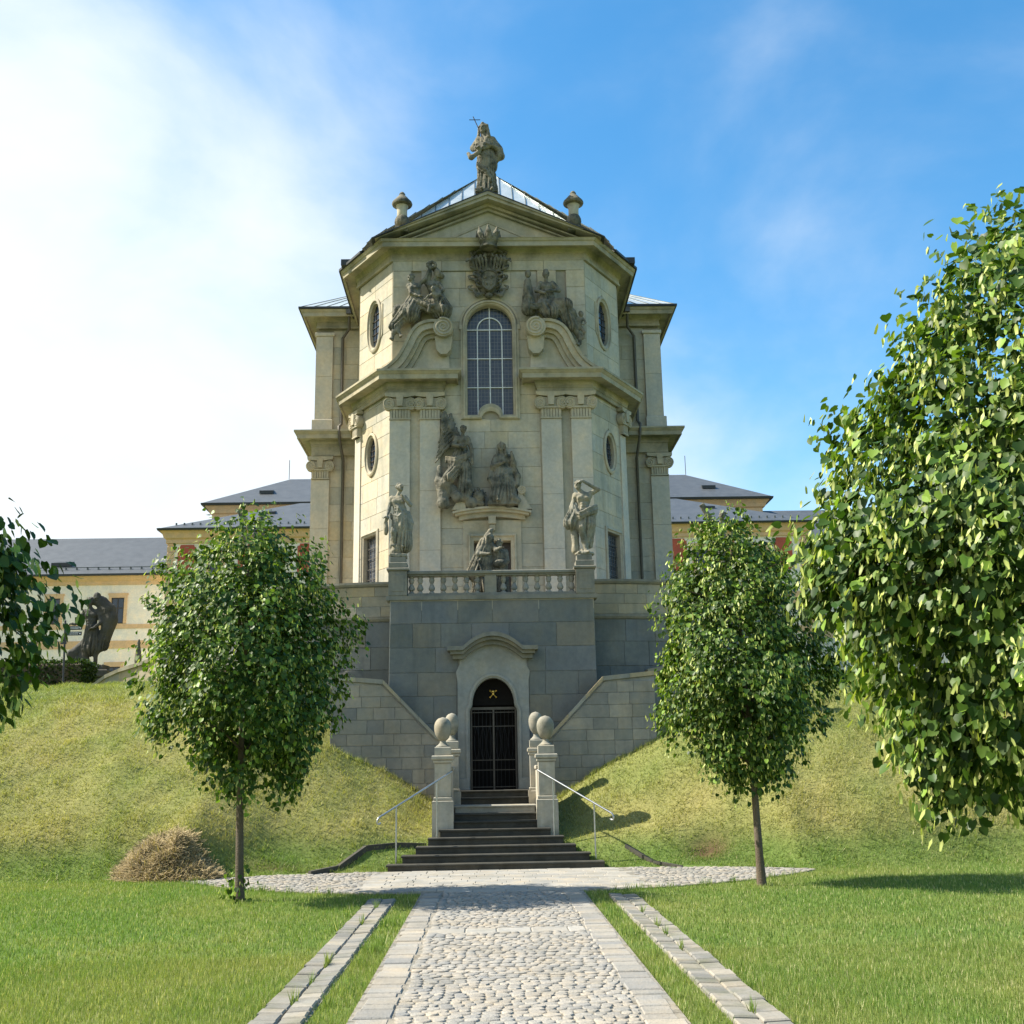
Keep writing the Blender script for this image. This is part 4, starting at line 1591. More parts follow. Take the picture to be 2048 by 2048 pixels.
# side arms of the church, set back
for s in (-1, 1):
    wm = line_map(AX, 42.0, s, 0, 0, -1)
    arm = empty('side_arm', (AX + s * 6, 42, 6.7), parent=church)
    m = MB()
    m.box(*sorted((AX + s * 4.6, AX + s * 6.93)), 42, 56, 6.6, 20.2)
    m.obj('arm_wall', 'mortar', arm)
    ashlar(church if False else arm, wm, 4.72, 6.3, rows_of(6.7, 14.5, .7), (), .02, .7, 1.2, 'church')
    ashlar(arm, wm, 4.72, 6.24, rows_of(15.3, 19.6, .7), (), .02, .7, 1.2, 'church')
    m = MB()
    zs = [6.7, 9.2, 11.4, 13.35]
    for a, b in zip(zs[:-1], zs[1:]):
        m.bbox(*sorted((AX + s * 6.28, AX + s * 6.98)), 41.85, 42.8, a + .002, b - .002, .01)
    m.obj('pilaster', 'pilaster', arm)
    ionic(0, 0, .33, 13.36, 14.27, line_map(AX + s * 6.63, 42, 1, 0, 0, -1), arm)
    m = MB()
    m.bbox(*sorted((AX + s * 6.2, AX + s * 7.0)), 41.8, 42.9, 15.3, 15.8, .02)
    for a, b in ((15.8, 17.6), (17.6, 19.3)):
        m.bbox(*sorted((AX + s * 6.24, AX + s * 6.9)), 41.86, 42.8, a + .002, b - .002, .01)
    m.bbox(*sorted((AX + s * 6.18, AX + s * 6.96)), 41.8, 42.86, 19.302, 19.45, .02)
    m.obj('upper_pilaster', 'pilaster', arm)
    for nm, prof in (('entablature', [(o, z - .25 if z < 14.6 else z) for o, z in low]), ('upper_cornice', [(o, z + .22) for o, z in upc])):
        m = MB()
        xo = 6.93 if nm == 'entablature' else 6.82
        m.sweep([(AX - 4.6, 41.88), (AX - xo, 41.88), (AX - xo, 56)], prof)
        (m if s < 0 else m.mirror(AX)).obj(nm, 'cornice', arm)
    m = MB()
    m.sweep([(AX - 4.6, 41.88), (AX - 6.82, 41.88), (AX - 6.82, 56)], [(-.05, 20.27), (.72, 20.21), (.72, 20.29), (-.05, 20.34)])
    (m if s < 0 else m.mirror(AX)).obj('gutter', 'roofedge', arm)
    m = MB()
    A, B, Cc, D = (AX + s * 7.5, 41.25, 20.3), (AX + s * 4.4, 41.25, 20.3), (AX + s * 4.4, 44.5, 22.6), (AX + s * 7.5, 56, 20.3)
    m.add([A, B, Cc, D, (AX + s * 4.4, 56, 22.6)], [(0, 1, 2), (0, 2, 4, 3)])
    m.obj('arm_roof', 'roofmetal', arm)
    for j in range(7):
        m = MB()
        p = Vector(A).lerp(Vector(B), j / 6)
        q = Vector(Cc).lerp(p, .05)
        m.tube([p, q], .025, 4)
        m.obj('roof_seam', 'seam', arm)
    m = MB()
    X = AX + s * 5.85
    m.tube([(X - s * .3, 41.3, 20.15), (X - s * .28, 41.6, 19.5), (X, 41.85, 19.2), (X, 41.85, 15.6), (X, 41.25, 15.3), (X - s * .02, 41.25, 14.85), (X - s * .1, 41.85, 14.1), (X - s * .1, 41.85, 7)], .06, 8)
    m.box(X - s * .3 - .1, X - s * .3 + .1, 41.2, 41.4, 20.0, 20.25)
    m.obj('drainpipe', 'pipe', arm, 50)

# finial vases on the pediment ends
for s, lab in ((-1, 'left mushroom-capped stone vase standing on the pediment end'), (1, 'right mushroom-capped stone vase standing on the pediment end')):
    X, Y, Z = AX + s * 2.98, CY - .3, 20.42
    v = empty('stone_vase', (X, Y, Z), lab, 'vase', 'stone vases on the pediment')
    m = MB()
    m.bbox(X - .22, X + .22, Y - .22, Y + .22, Z - .1, Z + .1, .02)
    m.obj('base', 'statue', v)
    m = MB()
    m.lathe((X, Y, Z + .1), [(.12, 0), (.2, .06), (.25, .18), (.24, .3), (.19, .42), (.17, .44)], 32, 10, .16)
    m.obj('fluted_bowl', 'statue', v, 50)
    m = MB()
    m.lathe((X, Y, Z + .54), [(.17, 0), (.18, .02), (.175, .2), (.2, .36), (.22, .4)], 18)
    m.obj('shaft', 'pier', v, 50)
    m = MB()
    m.lathe((X, Y, Z + .94), [(.22, 0), (.34, .03), (.36, .08), (.34, .14), (.25, .24), (.18, .33), (.13, .38), (.1, .43), (.11, .46), (.06, .53), (.01, .56)], 20)
    m.obj('cap', 'statue', v, 50)

# ------------------------------------------------------------------ the long plastered buildings behind
def facade_window(parent, mp, u, z0, z1, hw, fr=.2, ear=.06):
    w = empty('window', mp(u, z0, 0), parent=parent)
    m = MB()
    m.extr([(u - hw - fr, z0), (u + hw + fr, z0), (u + hw + fr, z1 + fr), (u + hw + fr + ear, z1 + fr), (u + hw + fr + ear, z1 + fr + .14), (u - hw - fr - ear, z1 + fr + .14), (u - hw - fr - ear, z1 + fr), (u - hw - fr, z1 + fr)],
           mp, -.02, .1, [[(u - hw, z0 + .001), (u + hw, z0 + .001), (u + hw, z1), (u - hw, z1)]])
    m.obj('surround', 'ochre', w)
    m = MB()
    m.extr([(u - hw, z0), (u + hw, z0), (u + hw, z1), (u - hw, z1)], mp, -.02, .012)
    m.obj('pane', 'pane', w)
    m = MB()
    for a in (-hw + .03, 0, hw - .03):
        m.extr([(u + a - .035, z0), (u + a + .035, z0), (u + a + .035, z1), (u + a - .035, z1)], mp, .013, .05)
    for z in (z0 + .04, z0 + (z1 - z0) * .6, z1 - .04):
        m.extr([(u - hw, z - .035), (u + hw, z - .035), (u + hw, z + .035), (u - hw, z + .035)], mp, .014, .052)
    m.obj('window_bars', 'darkframe', w)


def roof_vent(parent, c, w=.7):
    m = MB()
    x_, y_, z_ = c
    m.add([(x_ - w, y_ - .1, z_), (x_ + w, y_ - .1, z_), (x_ + w * .8, y_ + .9, z_ + .55), (x_ - w * .8, y_ + .9, z_ + .55), (x_ - w, y_ - .1, z_ + .28), (x_ + w, y_ - .1, z_ + .28)],
          [(0, 1, 5, 4), (4, 5, 2, 3), (0, 4, 3), (1, 2, 5)])
    m.obj('roof_vent', 'roofedge', parent)


for s, side in ((-1, 'left'), (1, 'right')):
    mp = line_map(0, 75, s, 0, 0, -1)
    pv = empty('palace_pavilion', (s * 16, 75, 5), 'cream and ochre pavilion with red panels and corner quoins just %s of the church' % side, 'building', 'pavilions behind the church')
    m = MB()
    m.box(*sorted((s * 8, s * 22)), 75, 88, 4, 18.3)
    m.obj('wall', 'plaster', pv)
    m = MB()
    m.sweep([(-8, 74.98), (-22.02, 74.98), (-22.02, 88)], [(0, 17.85), (.12, 17.85), (.12, 18.1), (.25, 18.2), (.35, 18.5), (.45, 18.62), (.5, 18.78), (0, 18.8)])
    (m if s < 0 else m.mirror(0)).obj('cornice', 'ochre', pv)
    z = 10.2
    j = 0
    while z < 17.8:
        if 12.75 < z + .2 < 14.0:
            z += .44
            continue
        w = .52 if j % 2 else .42
        m = MB()
        m.bbox(*sorted((s * 22.06, s * (22.0 - w))), 74.93, 75.4, z, min(z + .4, 17.84), .03)
        m.obj('quoin', 'ochre', pv)
        z += .44
        j += 1
    for z0, z1 in ((12.8, 13.95), (11.2, 11.6)):
        m = MB()
        m.box(*sorted((s * 22.08, s * 8)), 74.9, 75.1, z0, z1)
        m.obj('band', 'ochre', pv)
    for u in ((20.7, 16.6, 12.55) if s < 0 else (13.0, 16.3, 20.3)):
        a, b, n = .62, 1.12, .17
        c = 16.62
        m = MB()
        poly = []
        for qx, qy, t0 in ((1, 1, 1.5 * PI), (-1, 1, 0), (-1, -1, .5 * PI), (1, -1, PI)):
            for t in range(5):
                q = t0 - t / 4 * PI / 2
                poly.append((u + qx * a + n * math.cos(q), c + qy * b + n * math.sin(q)))
        m.extr(poly, mp, -.02, .04)
        m.obj('red_panel', 'redpanel', pv)
    for u in (18.7, 14.6):
        facade_window(pv, mp, u, 15.2, 17.05, .42)
    m = MB()
    e0, e1, e2 = (s * 22.6, 74.4, 18.8), (s * 6, 74.4, 18.8), (s * 22.6, 100, 18.8)
    r0, r1 = (s * 14.2, 81.5, 22.2), (s * 6, 81.5, 22.2)
    m.add([e0, e1, r1, r0, e2, (s * 14.2, 100, 22.2)], [(0, 1, 2, 3), (0, 3, 5, 4)])
    m.obj('roof', 'slate', pv)
    m = MB()
    m.sweep([(-6, 74.42), (-22.58, 74.42), (-22.58, 100)], [(-.1, 18.72), (.06, 18.66), (.1, 18.8), (0, 18.84)])
    (m if s < 0 else m.mirror(0)).obj('eaves_gutter', 'roofedge', pv)
    m = MB()
    for j in range(26):
        m.box(s * (21.6 - .55 * j) - .05, s * (21.6 - .55 * j) + .05, 75.2, 75.3, 19.05, 19.35)
    m.obj('snow_guards', 'seam', pv, kind='stuff')
    roof_vent(pv, (s * 15.9, 78.2, 20.5), .5)
    # taller block behind
    ub_ = empty('palace_block', (s * 15, 86, 5), 'taller slate-roofed block rising behind the %s pavilion roof' % side, 'building', 'blocks behind the pavilions')
    m = MB()
    m.box(*sorted((s * 4, s * 21.9)), 86, 104, 4, 23.0)
    m.obj('wall', 'ochre', ub_)
    m = MB()
    m.box(*sorted((s * 4, s * 20.6)), 85.93, 86.1, 19, 22.0)
    m.obj('plaster_panel', 'plaster', ub_)
    m = MB()
    m.sweep([(-4, 86), (-21.92, 86), (-21.92, 104)], [(0, 22.5), (.15, 22.55), (.25, 22.8), (.45, 23.05), (.45, 23.15), (0, 23.2)])
    (m if s < 0 else m.mirror(0)).obj('eaves', 'ochre', ub_)
    m = MB()
    m.sweep([(-2, 85.4), (-22.55, 85.4), (-22.55, 104)], [(-.1, 23.1), (.08, 23.1), (.12, 23.26), (0, 23.3)])
    (m if s < 0 else m.mirror(0)).obj('eaves_gutter', 'roofedge', ub_)
    m = MB()
    m.add([(s * 22.6, 85.3, 23.25), (s * 2, 85.3, 23.25), (s * 2, 92, 26.9), (s * 16.9, 92, 26.9), (s * 22.6, 106, 23.25), (s * 16.9, 106, 26.9)], [(0, 1, 2, 3), (0, 3, 5, 4)])
    m.obj('roof', 'slate', ub_)
    roof_vent(ub_, (s * 18.0, 87.6, 24.5), .55)
    m = MB()
    m.tube([(s * 17, 92, 26.9), (s * 17, 92, 28.6)], .03, 5)
    m.obj('lightning_rod', 'roofedge', ub_)
    # long wing
    lw = empty('palace_wing', (s * 40, 82, 5), 'long low cream wing with ochre bands and grey slate roof on the far %s' % side, 'building', 'long wings behind')
    dz = 0 if s < 0 else 1.6
    mp = line_map(0, 82, s, 0, 0, -1)
    m = MB()
    m.box(*sorted((s * 21.5, s * 75)), 82, 95, 4, 16.4 + dz)
    m.obj('wall', 'plaster', lw)
    m = MB()
    m.sweep([(-21.5, 82), (-75, 82)], [(0, 16.25 + dz), (.1, 16.25 + dz), (.15, 16.5 + dz), (.3, 16.6 + dz), (.45, 16.8 + dz), (.5, 16.95 + dz), (0, 16.98 + dz)])
    (m if s < 0 else m.mirror(0)).obj('cornice', 'ochre', lw)
    for z0, z1 in ((13.0, 13.3), (11.55, 12.1), (5.0, 5.8)):
        m = MB()
        m.box(*sorted((s * 21.5, s * 75)), 81.93, 82.1, z0, z1)
        m.obj('band', 'ochre', lw)
    for j in range(8):
        u = 27.5 + 4.7 * j
        facade_window(lw, mp, u, 13.36, 15.28, .47)
        facade_window(lw, mp, u, 8.2, 10.2, .47)
    m = MB()
    m.add([(s * 21, 81.4, 16.96 + dz), (s * 75, 81.4, 16.96 + dz), (s * 75, 88.5, 21.2 + dz), (s * 21, 88.5, 21.2 + dz), (s * 21, 95.6, 16.96 + dz), (s * 75, 95.6, 16.96 + dz)], [(0, 1, 2, 3), (3, 2, 5, 4)])
    m.obj('roof', 'slate', lw)
    m = MB()
    m.box(*sorted((s * 21, s * 75)), 81.25, 81.42, 16.85 + dz, 16.99 + dz)
    m.obj('eaves_gutter', 'roofedge', lw)
    m = MB()
    for j in range(60):
        m.box(s * (22 + .8 * j) - .05, s * (22 + .8 * j) + .05, 82.2, 82.3, 17.3 + dz, 17.65 + dz)
    m.box(*sorted((s * 21.5, s * 72)), 82.2, 82.24, 17.6 + dz, 17.66 + dz)
    m.obj('snow_guards', 'seam', lw, kind='stuff')
    roof_vent(lw, (s * 32.2, 82.9, 17.85 + dz), .75)
    for u in (35, 46):
        m = MB()
        m.bbox(*sorted((s * u, s * (u + 1))), 88, 89, 20.5 + dz, 22.4 + dz, .03)
        if s > 0:
            m.obj('chimney', 'ochre', lw)

# curved ramp wall over the left bank, hedge, signpost
rw = empty('ramp_wall', (-12, 38, 5), 'curved pale stone ramp wall with dark coping behind the left grass bank', 'wall')
rp = [(-10.6, 35.5, 7.0), (-10.9, 36.5, 6.5), (-11.4, 37.6, 6.08), (-12.1, 38.1, 5.95), (-12.8, 38.4, 5.8), (-13.3, 38.5, 5.6), (-13.7, 38.5, 5.3)]
mw, mc = MB(), MB()
for a, b in zip(rp[:-1], rp[1:]):
    d = Vector((b[0] - a[0], b[1] - a[1], 0)).normalized()
    n_ = Vector((d.y, -d.x, 0))
    if n_.y > 0:
        n_ = -n_
    for mm, z0, z1, w0, w1 in ((mw, -2.0, -.1, 0, -.35), (mc, -.1, 0.02, .08, -.43)):
        vs = []
        for p in (a, b):
            p = Vector(p)
            for w, zz in ((w0, z0), (w0, z1), (w1, z1), (w1, z0)):
                q = p + n_ * w
                vs.append((q.x, q.y, p.z + zz))
        mm.add(vs, [(0, 4, 5, 1), (1, 5, 6, 2), (2, 6, 7, 3), (3, 7, 4, 0), (0, 1, 2, 3), (7, 6, 5, 4)])
mw.obj('wall', 'flank', rw)
mc.obj('coping', 'cornice', rw)
fin = MB()
fin.lathe((-12.75, 40.2, 6.0), [(.16, 0), (.16, .1), (.1, .12), (.13, .3), (.12, .5), (.05, .85), (.07, .9), (.02, 1.05)], 12)
tag(fin.obj('stone_finial', 'statue', None, 50), 'small pointed stone finial peeping over the curved ramp wall', 'finial')

sg = empty('signpost', (-14.52, 38, 5.0), 'slim dark signpost with two fingerboards on top of the left bank', 'signpost')
m = MB()
m.tube([(-14.5, 38, 4.9), (-14.6, 38, 7.45)], .035, 8)
m.obj('post', 'signblack', sg, 50)
for i, z in enumerate((7.12, 6.93)):
    m = MB()
    m.bbox(-14.56, -14.0, 37.94, 37.97, z, z + .13, .006)
    b = m.obj('fingerboard', 'signblack', sg)
    m = MB()
    for r_ in range(2):
        x_ = -14.44
        while x_ < -14.12:
            w = random.uniform(.02, .05)
            m.box(x_, x_ + w, 37.935, 37.939, z + .035 + .045 * r_, z + .055 + .045 * r_)
            x_ += w + .012
    m.box(-14.075, -14.035, 37.935, 37.939, z + .045, z + .085)
    m.obj('lettering', 'signwhite', b)
m = MB()
m.bbox(-14.56, -14.36, 37.6, 37.63, 6.6, 6.85, .006)
m.obj('side_board', 'signblack', sg)

# ------------------------------------------------------------------ carved figures (signed distance field -> mesh)


class Fig:
    def __init__(s):
        s.p = []

    def cap(s, a, b, ra, rb=None, k=.05):
        s.p.append(('c', np.array(a, float), np.array(b, float), ra, rb if rb is not None else ra, k))
        return s

    def chain(s, pts, rads, k=.05):
        for i in range(len(pts) - 1):
            s.cap(pts[i], pts[i + 1], rads[i], rads[i + 1], k)
        return s

    def ell(s, c, r, k=.05, rz=0.0, ry=0.0):
        s.p.append(('e', np.array(c, float), np.array(r, float), rz, ry, k))
        return s

    def sub(s, c, r, k=.02):
        s.p.append(('s', np.array(c, float), np.array(r, float), 0.0, 0.0, k))
        return s

    def robe(s, a, b, ra, rb, n=9, amp=.03, ph=0.0, k=.05, flat=.8):
        s.p.append(('r', np.array(a, float), np.array(b, float), ra, rb, n, amp, ph, flat, k))
        return s

    def box(s, c, h, k=.02, rz=0.0, ry=0.0):
        s.p.append(('b', np.array(c, float), np.array(h, float), rz, ry, k))
        return s

    def field(s, h):
        lo = np.full(3, 1e9)
        hi = -lo
        B = []
        for q in s.p:
            if q[0] in 'cr':
                r = max(q[3], q[4]) + (q[6] if q[0] == 'r' else 0)
                l_, h_ = np.minimum(q[1], q[2]) - r, np.maximum(q[1], q[2]) + r
            else:
                r = float(np.max(q[2])) * (1.5 if q[0] == 'b' else 1.0)
                l_, h_ = q[1] - r, q[1] + r
            B.append((l_, h_))
            if q[0] != 's':
                lo, hi = np.minimum(lo, l_), np.maximum(hi, h_)
        lo -= .06 + 2 * h
        hi += .06 + 2 * h
        n = np.ceil((hi - lo) / h).astype(int) + 1
        D = np.full(n, .3, np.float32)
        ax = [lo[i] + h * np.arange(n[i]) for i in range(3)]
        for q, (l_, h_) in zip(s.p, B):
            k = q[-1]
            i0 = np.maximum(((l_ - k - 3 * h - lo) / h).astype(int), 0)
            i1 = np.minimum(((h_ + k + 3 * h - lo) / h).astype(int) + 2, n)
            if (i1 <= i0).any():
                continue
            X = ax[0][i0[0]:i1[0], None, None]
            Y = ax[1][None, i0[1]:i1[1], None]
            Z = ax[2][None, None, i0[2]:i1[2]]
            if q[0] in 'cr':
                a, b = q[1], q[2]
                ab = b - a
                L = max(ab @ ab, 1e-9)
                t = np.clip(((X - a[0]) * ab[0] + (Y - a[1]) * ab[1] + (Z - a[2]) * ab[2]) / L, 0, 1)
                dx, dy, dz = X - (a[0] + t * ab[0]), Y - (a[1] + t * ab[1]), Z - (a[2] + t * ab[2])
                r = q[3] + (q[4] - q[3]) * t
                if q[0] == 'r':
                    _, _, _, _, _, nf, amp, ph, flat, _ = q
                    dy = dy / flat
                    th = np.arctan2(dy, dx)
                    w = np.sin(nf * th + ph + 1.3 * np.sin(2 * th + ph) + 2.2 * t)
                    w2 = np.sin(2.3 * nf * th + 2 * ph + 5 * t)
                    r = r + amp * (1.25 * (np.sqrt(np.abs(w)) * 2 - 1.2) + .3 * w2) * (.35 + .65 * t)
                d = np.sqrt(dx * dx + dy * dy + dz * dz) - r
            else:
                dx, dy, dz = X - q[1][0], Y - q[1][1], Z - q[1][2]
                c_, s_ = math.cos(q[3]), math.sin(q[3])
                dx, dy = dx * c_ + dy * s_, -dx * s_ + dy * c_
                c_, s_ = math.cos(q[4]), math.sin(q[4])
                dx, dz = dx * c_ + dz * s_, -dx * s_ + dz * c_
                r = q[2]
                if q[0] == 'b':
                    ux, uy, uz = np.abs(dx) - r[0], np.abs(dy) - r[1], np.abs(dz) - r[2]
                    d = np.sqrt(np.maximum(ux, 0) ** 2 + np.maximum(uy, 0) ** 2 + np.maximum(uz, 0) ** 2) + np.minimum(np.maximum(np.maximum(ux, uy), uz), 0)
                else:
                    k0 = np.sqrt((dx / r[0]) ** 2 + (dy / r[1]) ** 2 + (dz / r[2]) ** 2)
                    k1 = np.sqrt((dx / r[0] ** 2) ** 2 + (dy / r[1] ** 2) ** 2 + (dz / r[2] ** 2) ** 2) + 1e-6
                    d = k0 * (k0 - 1) / k1
            sl_ = (slice(i0[0], i1[0]), slice(i0[1], i1[1]), slice(i0[2], i1[2]))
            o = D[sl_]
            if q[0] == 's':
                D[sl_] = np.maximum(o, -d)
            else:
                hh = np.maximum(k - np.abs(o - d), 0) / k
                D[sl_] = np.minimum(o, d) - hh * hh * k * .25
        a_ = [lo[i] + h * np.arange(n[i]) for i in range(3)]
        g_ = np.abs(vnoise(a_[0][:, None] * 9 + 3, a_[1][None] * 9, 3))[:, :, None] * np.abs(np.sin(a_[2] * 4.1 + 1))[None, None] + np.abs(vnoise(a_[0][:, None] * 15 + 7, a_[2][None] * 7, 9))[:, None, :]
        D += (.013 * (g_ - .5)).astype(np.float32)
        return D, lo

    def mesh(s, h):
        D, lo = s.field(h)
        S = D < 0
        c = [D[i:D.shape[0] - 1 + i, j:D.shape[1] - 1 + j, k:D.shape[2] - 1 + k] for i in (0, 1) for j in (0, 1) for k in (0, 1)]
        cnt = sum((q < 0).astype(np.int8) for q in c)
        act = (cnt > 0) & (cnt < 8)
        I = np.argwhere(act)
        cc = np.stack([q[act] for q in c], 1)
        off = np.array([(i, j, k) for i in (0, 1) for j in (0, 1) for k in (0, 1)], float)
        E = [(a, b) for a in range(8) for b in range(a + 1, 8) if abs(off[a] - off[b]).sum() == 1]
        P = np.zeros((len(I), 3))
        W = np.zeros(len(I))
        for a, b in E:
            m_ = (cc[:, a] < 0) != (cc[:, b] < 0)
            t = np.where(m_, cc[:, a] / np.where(m_, cc[:, a] - cc[:, b], 1), 0)
            P += np.where(m_[:, None], off[a] + (off[b] - off[a]) * t[:, None], 0)
            W += m_
        P = lo + h * (I + P / W[:, None])
        ID = np.full(act.shape, -1, np.int64)
        ID[act] = np.arange(len(I))
        F = []
        for ax_ in range(3):
            o1, o2 = [(1, 2), (2, 0), (0, 1)][ax_]
            s0 = [slice(None)] * 3
            s1 = [slice(None)] * 3
            s0[ax_], s1[ax_] = slice(0, -1), slice(1, None)
            a, b = S[tuple(s0)], S[tuple(s1)]
            for sg_, m_ in ((1, a & ~b), (-1, ~a & b)):
                e = np.argwhere(m_)
                e = e[(e[:, o1] > 0) & (e[:, o2] > 0)]
                e = e[(e[:, o1] < act.shape[o1]) & (e[:, o2] < act.shape[o2])]
                q = []
                for d1, d2 in ((-1, -1), (0, -1), (0, 0), (-1, 0)):
                    g = e.copy()
                    g[:, o1] += d1
                    g[:, o2] += d2
                    q.append(ID[g[:, 0], g[:, 1], g[:, 2]])
                q = np.stack(q, 1)
                F.append(q if sg_ > 0 else q[:, ::-1])
        return P, np.concatenate(F)

    def build(s, name, loc, scale=1.0, mat='statue', parent=None, h=.0155, rough=.006):
        P, F = s.mesh(h / scale)
        n_ = vnoise(P[:, 0] * 23 + P[:, 1] * 17, P[:, 2] * 26 - P[:, 1] * 11, 4)
        P = P * (1 + 0 * n_[:, None])
        P[:, 1] += n_ * rough
        P = P * scale
        o = np_mesh(name, P, F, mat, parent, smooth=True)
        o.location = Vector(loc) - (WL[parent.name] if parent is not None else Vector((0, 0, 0)))
        WL[o.name] = Vector(loc)
        return o


V3 = lambda *a: np.array(a, float)


def head(F, c, yaw=0.0, hair='curls', k=1.0, pitch=0.0, beard=False, seed=1):
    c = np.array(c, float)
    f = V3(math.sin(yaw) * math.cos(pitch), -math.cos(yaw) * math.cos(pitch), math.sin(pitch))
    sd_ = V3(math.cos(yaw), math.sin(yaw), 0)
    u = np.cross(sd_, f)
    u = u if u[2] > 0 else -u
    r = random.Random(seed)
    F.ell(c, V3(.082, .098, .112) * k, .02, yaw)
    F.cap(c + f * .03 * k - u * .03 * k, c + f * .045 * k - u * .085 * k, .058 * k, .04 * k, .03)
    F.cap(c + f * .088 * k + u * .015 * k, c + f * .112 * k - u * .028 * k, .013 * k, .017 * k, .012)
    F.cap(c + f * .08 * k + u * .03 * k - sd_ * .04 * k, c + f * .08 * k + u * .03 * k + sd_ * .04 * k, .016 * k, k=.015)
    for q in (-1, 1):
        F.sub(c + f * .098 * k + u * .006 * k + sd_ * q * .036 * k, V3(.02, .02, .016) * k)
        F.ell(c + sd_ * q * .085 * k - u * .01 * k, V3(.014, .025, .032) * k, .01, yaw)
    F.sub(c + f * .098 * k - u * .058 * k, V3(.026, .018, .006) * k)
    if hair == 'curls':
        for i in range(22):
            t, p = r.uniform(0, 2 * PI), r.uniform(.0, 1.25)
            d = sd_ * math.cos(t) * math.sin(p) + f * math.sin(t) * math.sin(p) + u * math.cos(p)
            if d @ f > .55 and d @ u < .75:
                continue
            F.ell(c + d * V3(.088, .1, .115) * k - f * .012 * k, V3(1, 1, 1) * r.uniform(.022, .036) * k, .01)
    elif hair == 'veil':
        F.cap(c + u * .05 * k - f * .05 * k, c - u * .14 * k - f * .1 * k, .1 * k, .1 * k, .02)
        for q in (-1, 1):
            F.chain([c + u * .115 * k + f * .035 * k, c + u * .05 * k + sd_ * q * .1 * k + f * .02 * k, c + sd_ * q * .115 * k - u * .06 * k, c + sd_ * q * .13 * k - u * .24 * k], [.032 * k, .03 * k, .03 * k, .05 * k], .012)
    elif hair == 'long':
        F.ell(c + u * .03 * k - f * .03 * k, V3(.1, .105, .115) * k, .02, yaw)
        F.cap(c - f * .05 * k, c - f * .07 * k - u * .2 * k, .075 * k, .05 * k, .03)
    if beard:
        for q in (-1, 0, 1):
            F.cap(c + f * .06 * k - u * .07 * k + sd_ * q * .03 * k, c + f * .06 * k - u * .17 * k + sd_ * q * .015 * k, .032 * k, .018 * k, .015)


def hand(F, w, d, k=1.0, curl=(0, 0, -1)):
    w, d = np.array(w, float), np.array(d, float)
    d = d / np.linalg.norm(d)
    cu = np.array(curl, float)
    sd_ = np.cross(d, cu)
    n_ = np.linalg.norm(sd_)
    sd_ = sd_ / n_ if n_ > .1 else V3(1, 0, 0)
    p = w + d * .05 * k
    F.cap(w, p, .03 * k, .036 * k, .02)
    for i, L in zip((-1.5, -.5, .5, 1.5), (.07, .085, .08, .06)):
        a = p + sd_ * i * .021 * k + d * .015 * k
        b = a + d * L * .55 * k
        F.chain([a, b, b + (d * .5 + cu * .7) * L * .5 * k], [.0135 * k, .0125 * k, .011 * k], .006)
    a = w + d * .02 * k - sd_ * .03 * k
    F.chain([a, a + (d * .5 - sd_ * .6) * .05 * k, a + (d * .9 - sd_ * .5) * .08 * k], [.015 * k, .014 * k, .012 * k], .008)


def torso(F, pel, ch, k=1.0, neck=None, hd=None, bare=True):
    pel, ch = np.array(pel, float), np.array(ch, float)
    up_ = (ch - pel) / np.linalg.norm(ch - pel)
    F.cap(pel, pel + (ch - pel) * .5, .145 * k, .12 * k, .08)
    F.ell(ch, V3(.175, .125, .19) * k, .08)
    F.cap(ch + up_ * .1 * k + V3(-.15, 0, 0) * k, ch + up_ * .1 * k + V3(.15, 0, 0) * k, .075 * k, k=.06)
    if bare:
        for q in (-1, 1):
            F.ell(ch + V3(q * .075, -.095, .02) * k, V3(.075, .045, .06) * k, .03)
            for z_ in (.13, .2, .27):
                F.ell(ch + V3(q * .038, -.105, .02 - z_) * k, V3(.036, .025, .032) * k, .012)
    if hd is not None:
        F.cap(ch + up_ * .15 * k, np.array(hd) - V3(0, 0, .06 * k), .06 * k, .05 * k, .03)


def limb(F, pts, r, k=1.0, hd=None, curl=(0, 0, -1)):
    pts = [np.array(p, float) for p in pts]
    F.chain(pts, [x * k for x in r], .03)
    if hd is not None:
        hand(F, pts[-1], hd, k, curl)


ARM = [.062, .048, .034]
LEG = [.1, .068, .046]


def foot(F, an, d, k=1.0):
    an = np.array(an, float)
    d = np.array(d, float)
    F.chain([an, an + V3(0, 0, -.05) * k, an + d * .17 * k + V3(0, 0, -.075) * k], [.042 * k, .042 * k, .03 * k], .02)
    for i in (-1, 0, 1):
        sd_ = V3(-d[1], d[0], 0) * .02 * i * k
        F.cap(an + d * .15 * k + V3(0, 0, -.075) * k + sd_, an + d * .2 * k + V3(0, 0, -.08) * k + sd_, .014 * k, .011 * k, .008)


def swag(F, pts, r, n=3, sp_=.035, k=.03):
    """cloth band: several parallel rolls"""
    for i in range(n):
        o = V3(0, -.012 * (i % 2), sp_ * (i - (n - 1) / 2))
        F.chain([np.array(p, float) + o for p in pts], [r * (1 - .15 * abs(i - (n - 1) / 2))] * len(pts), k * .6)


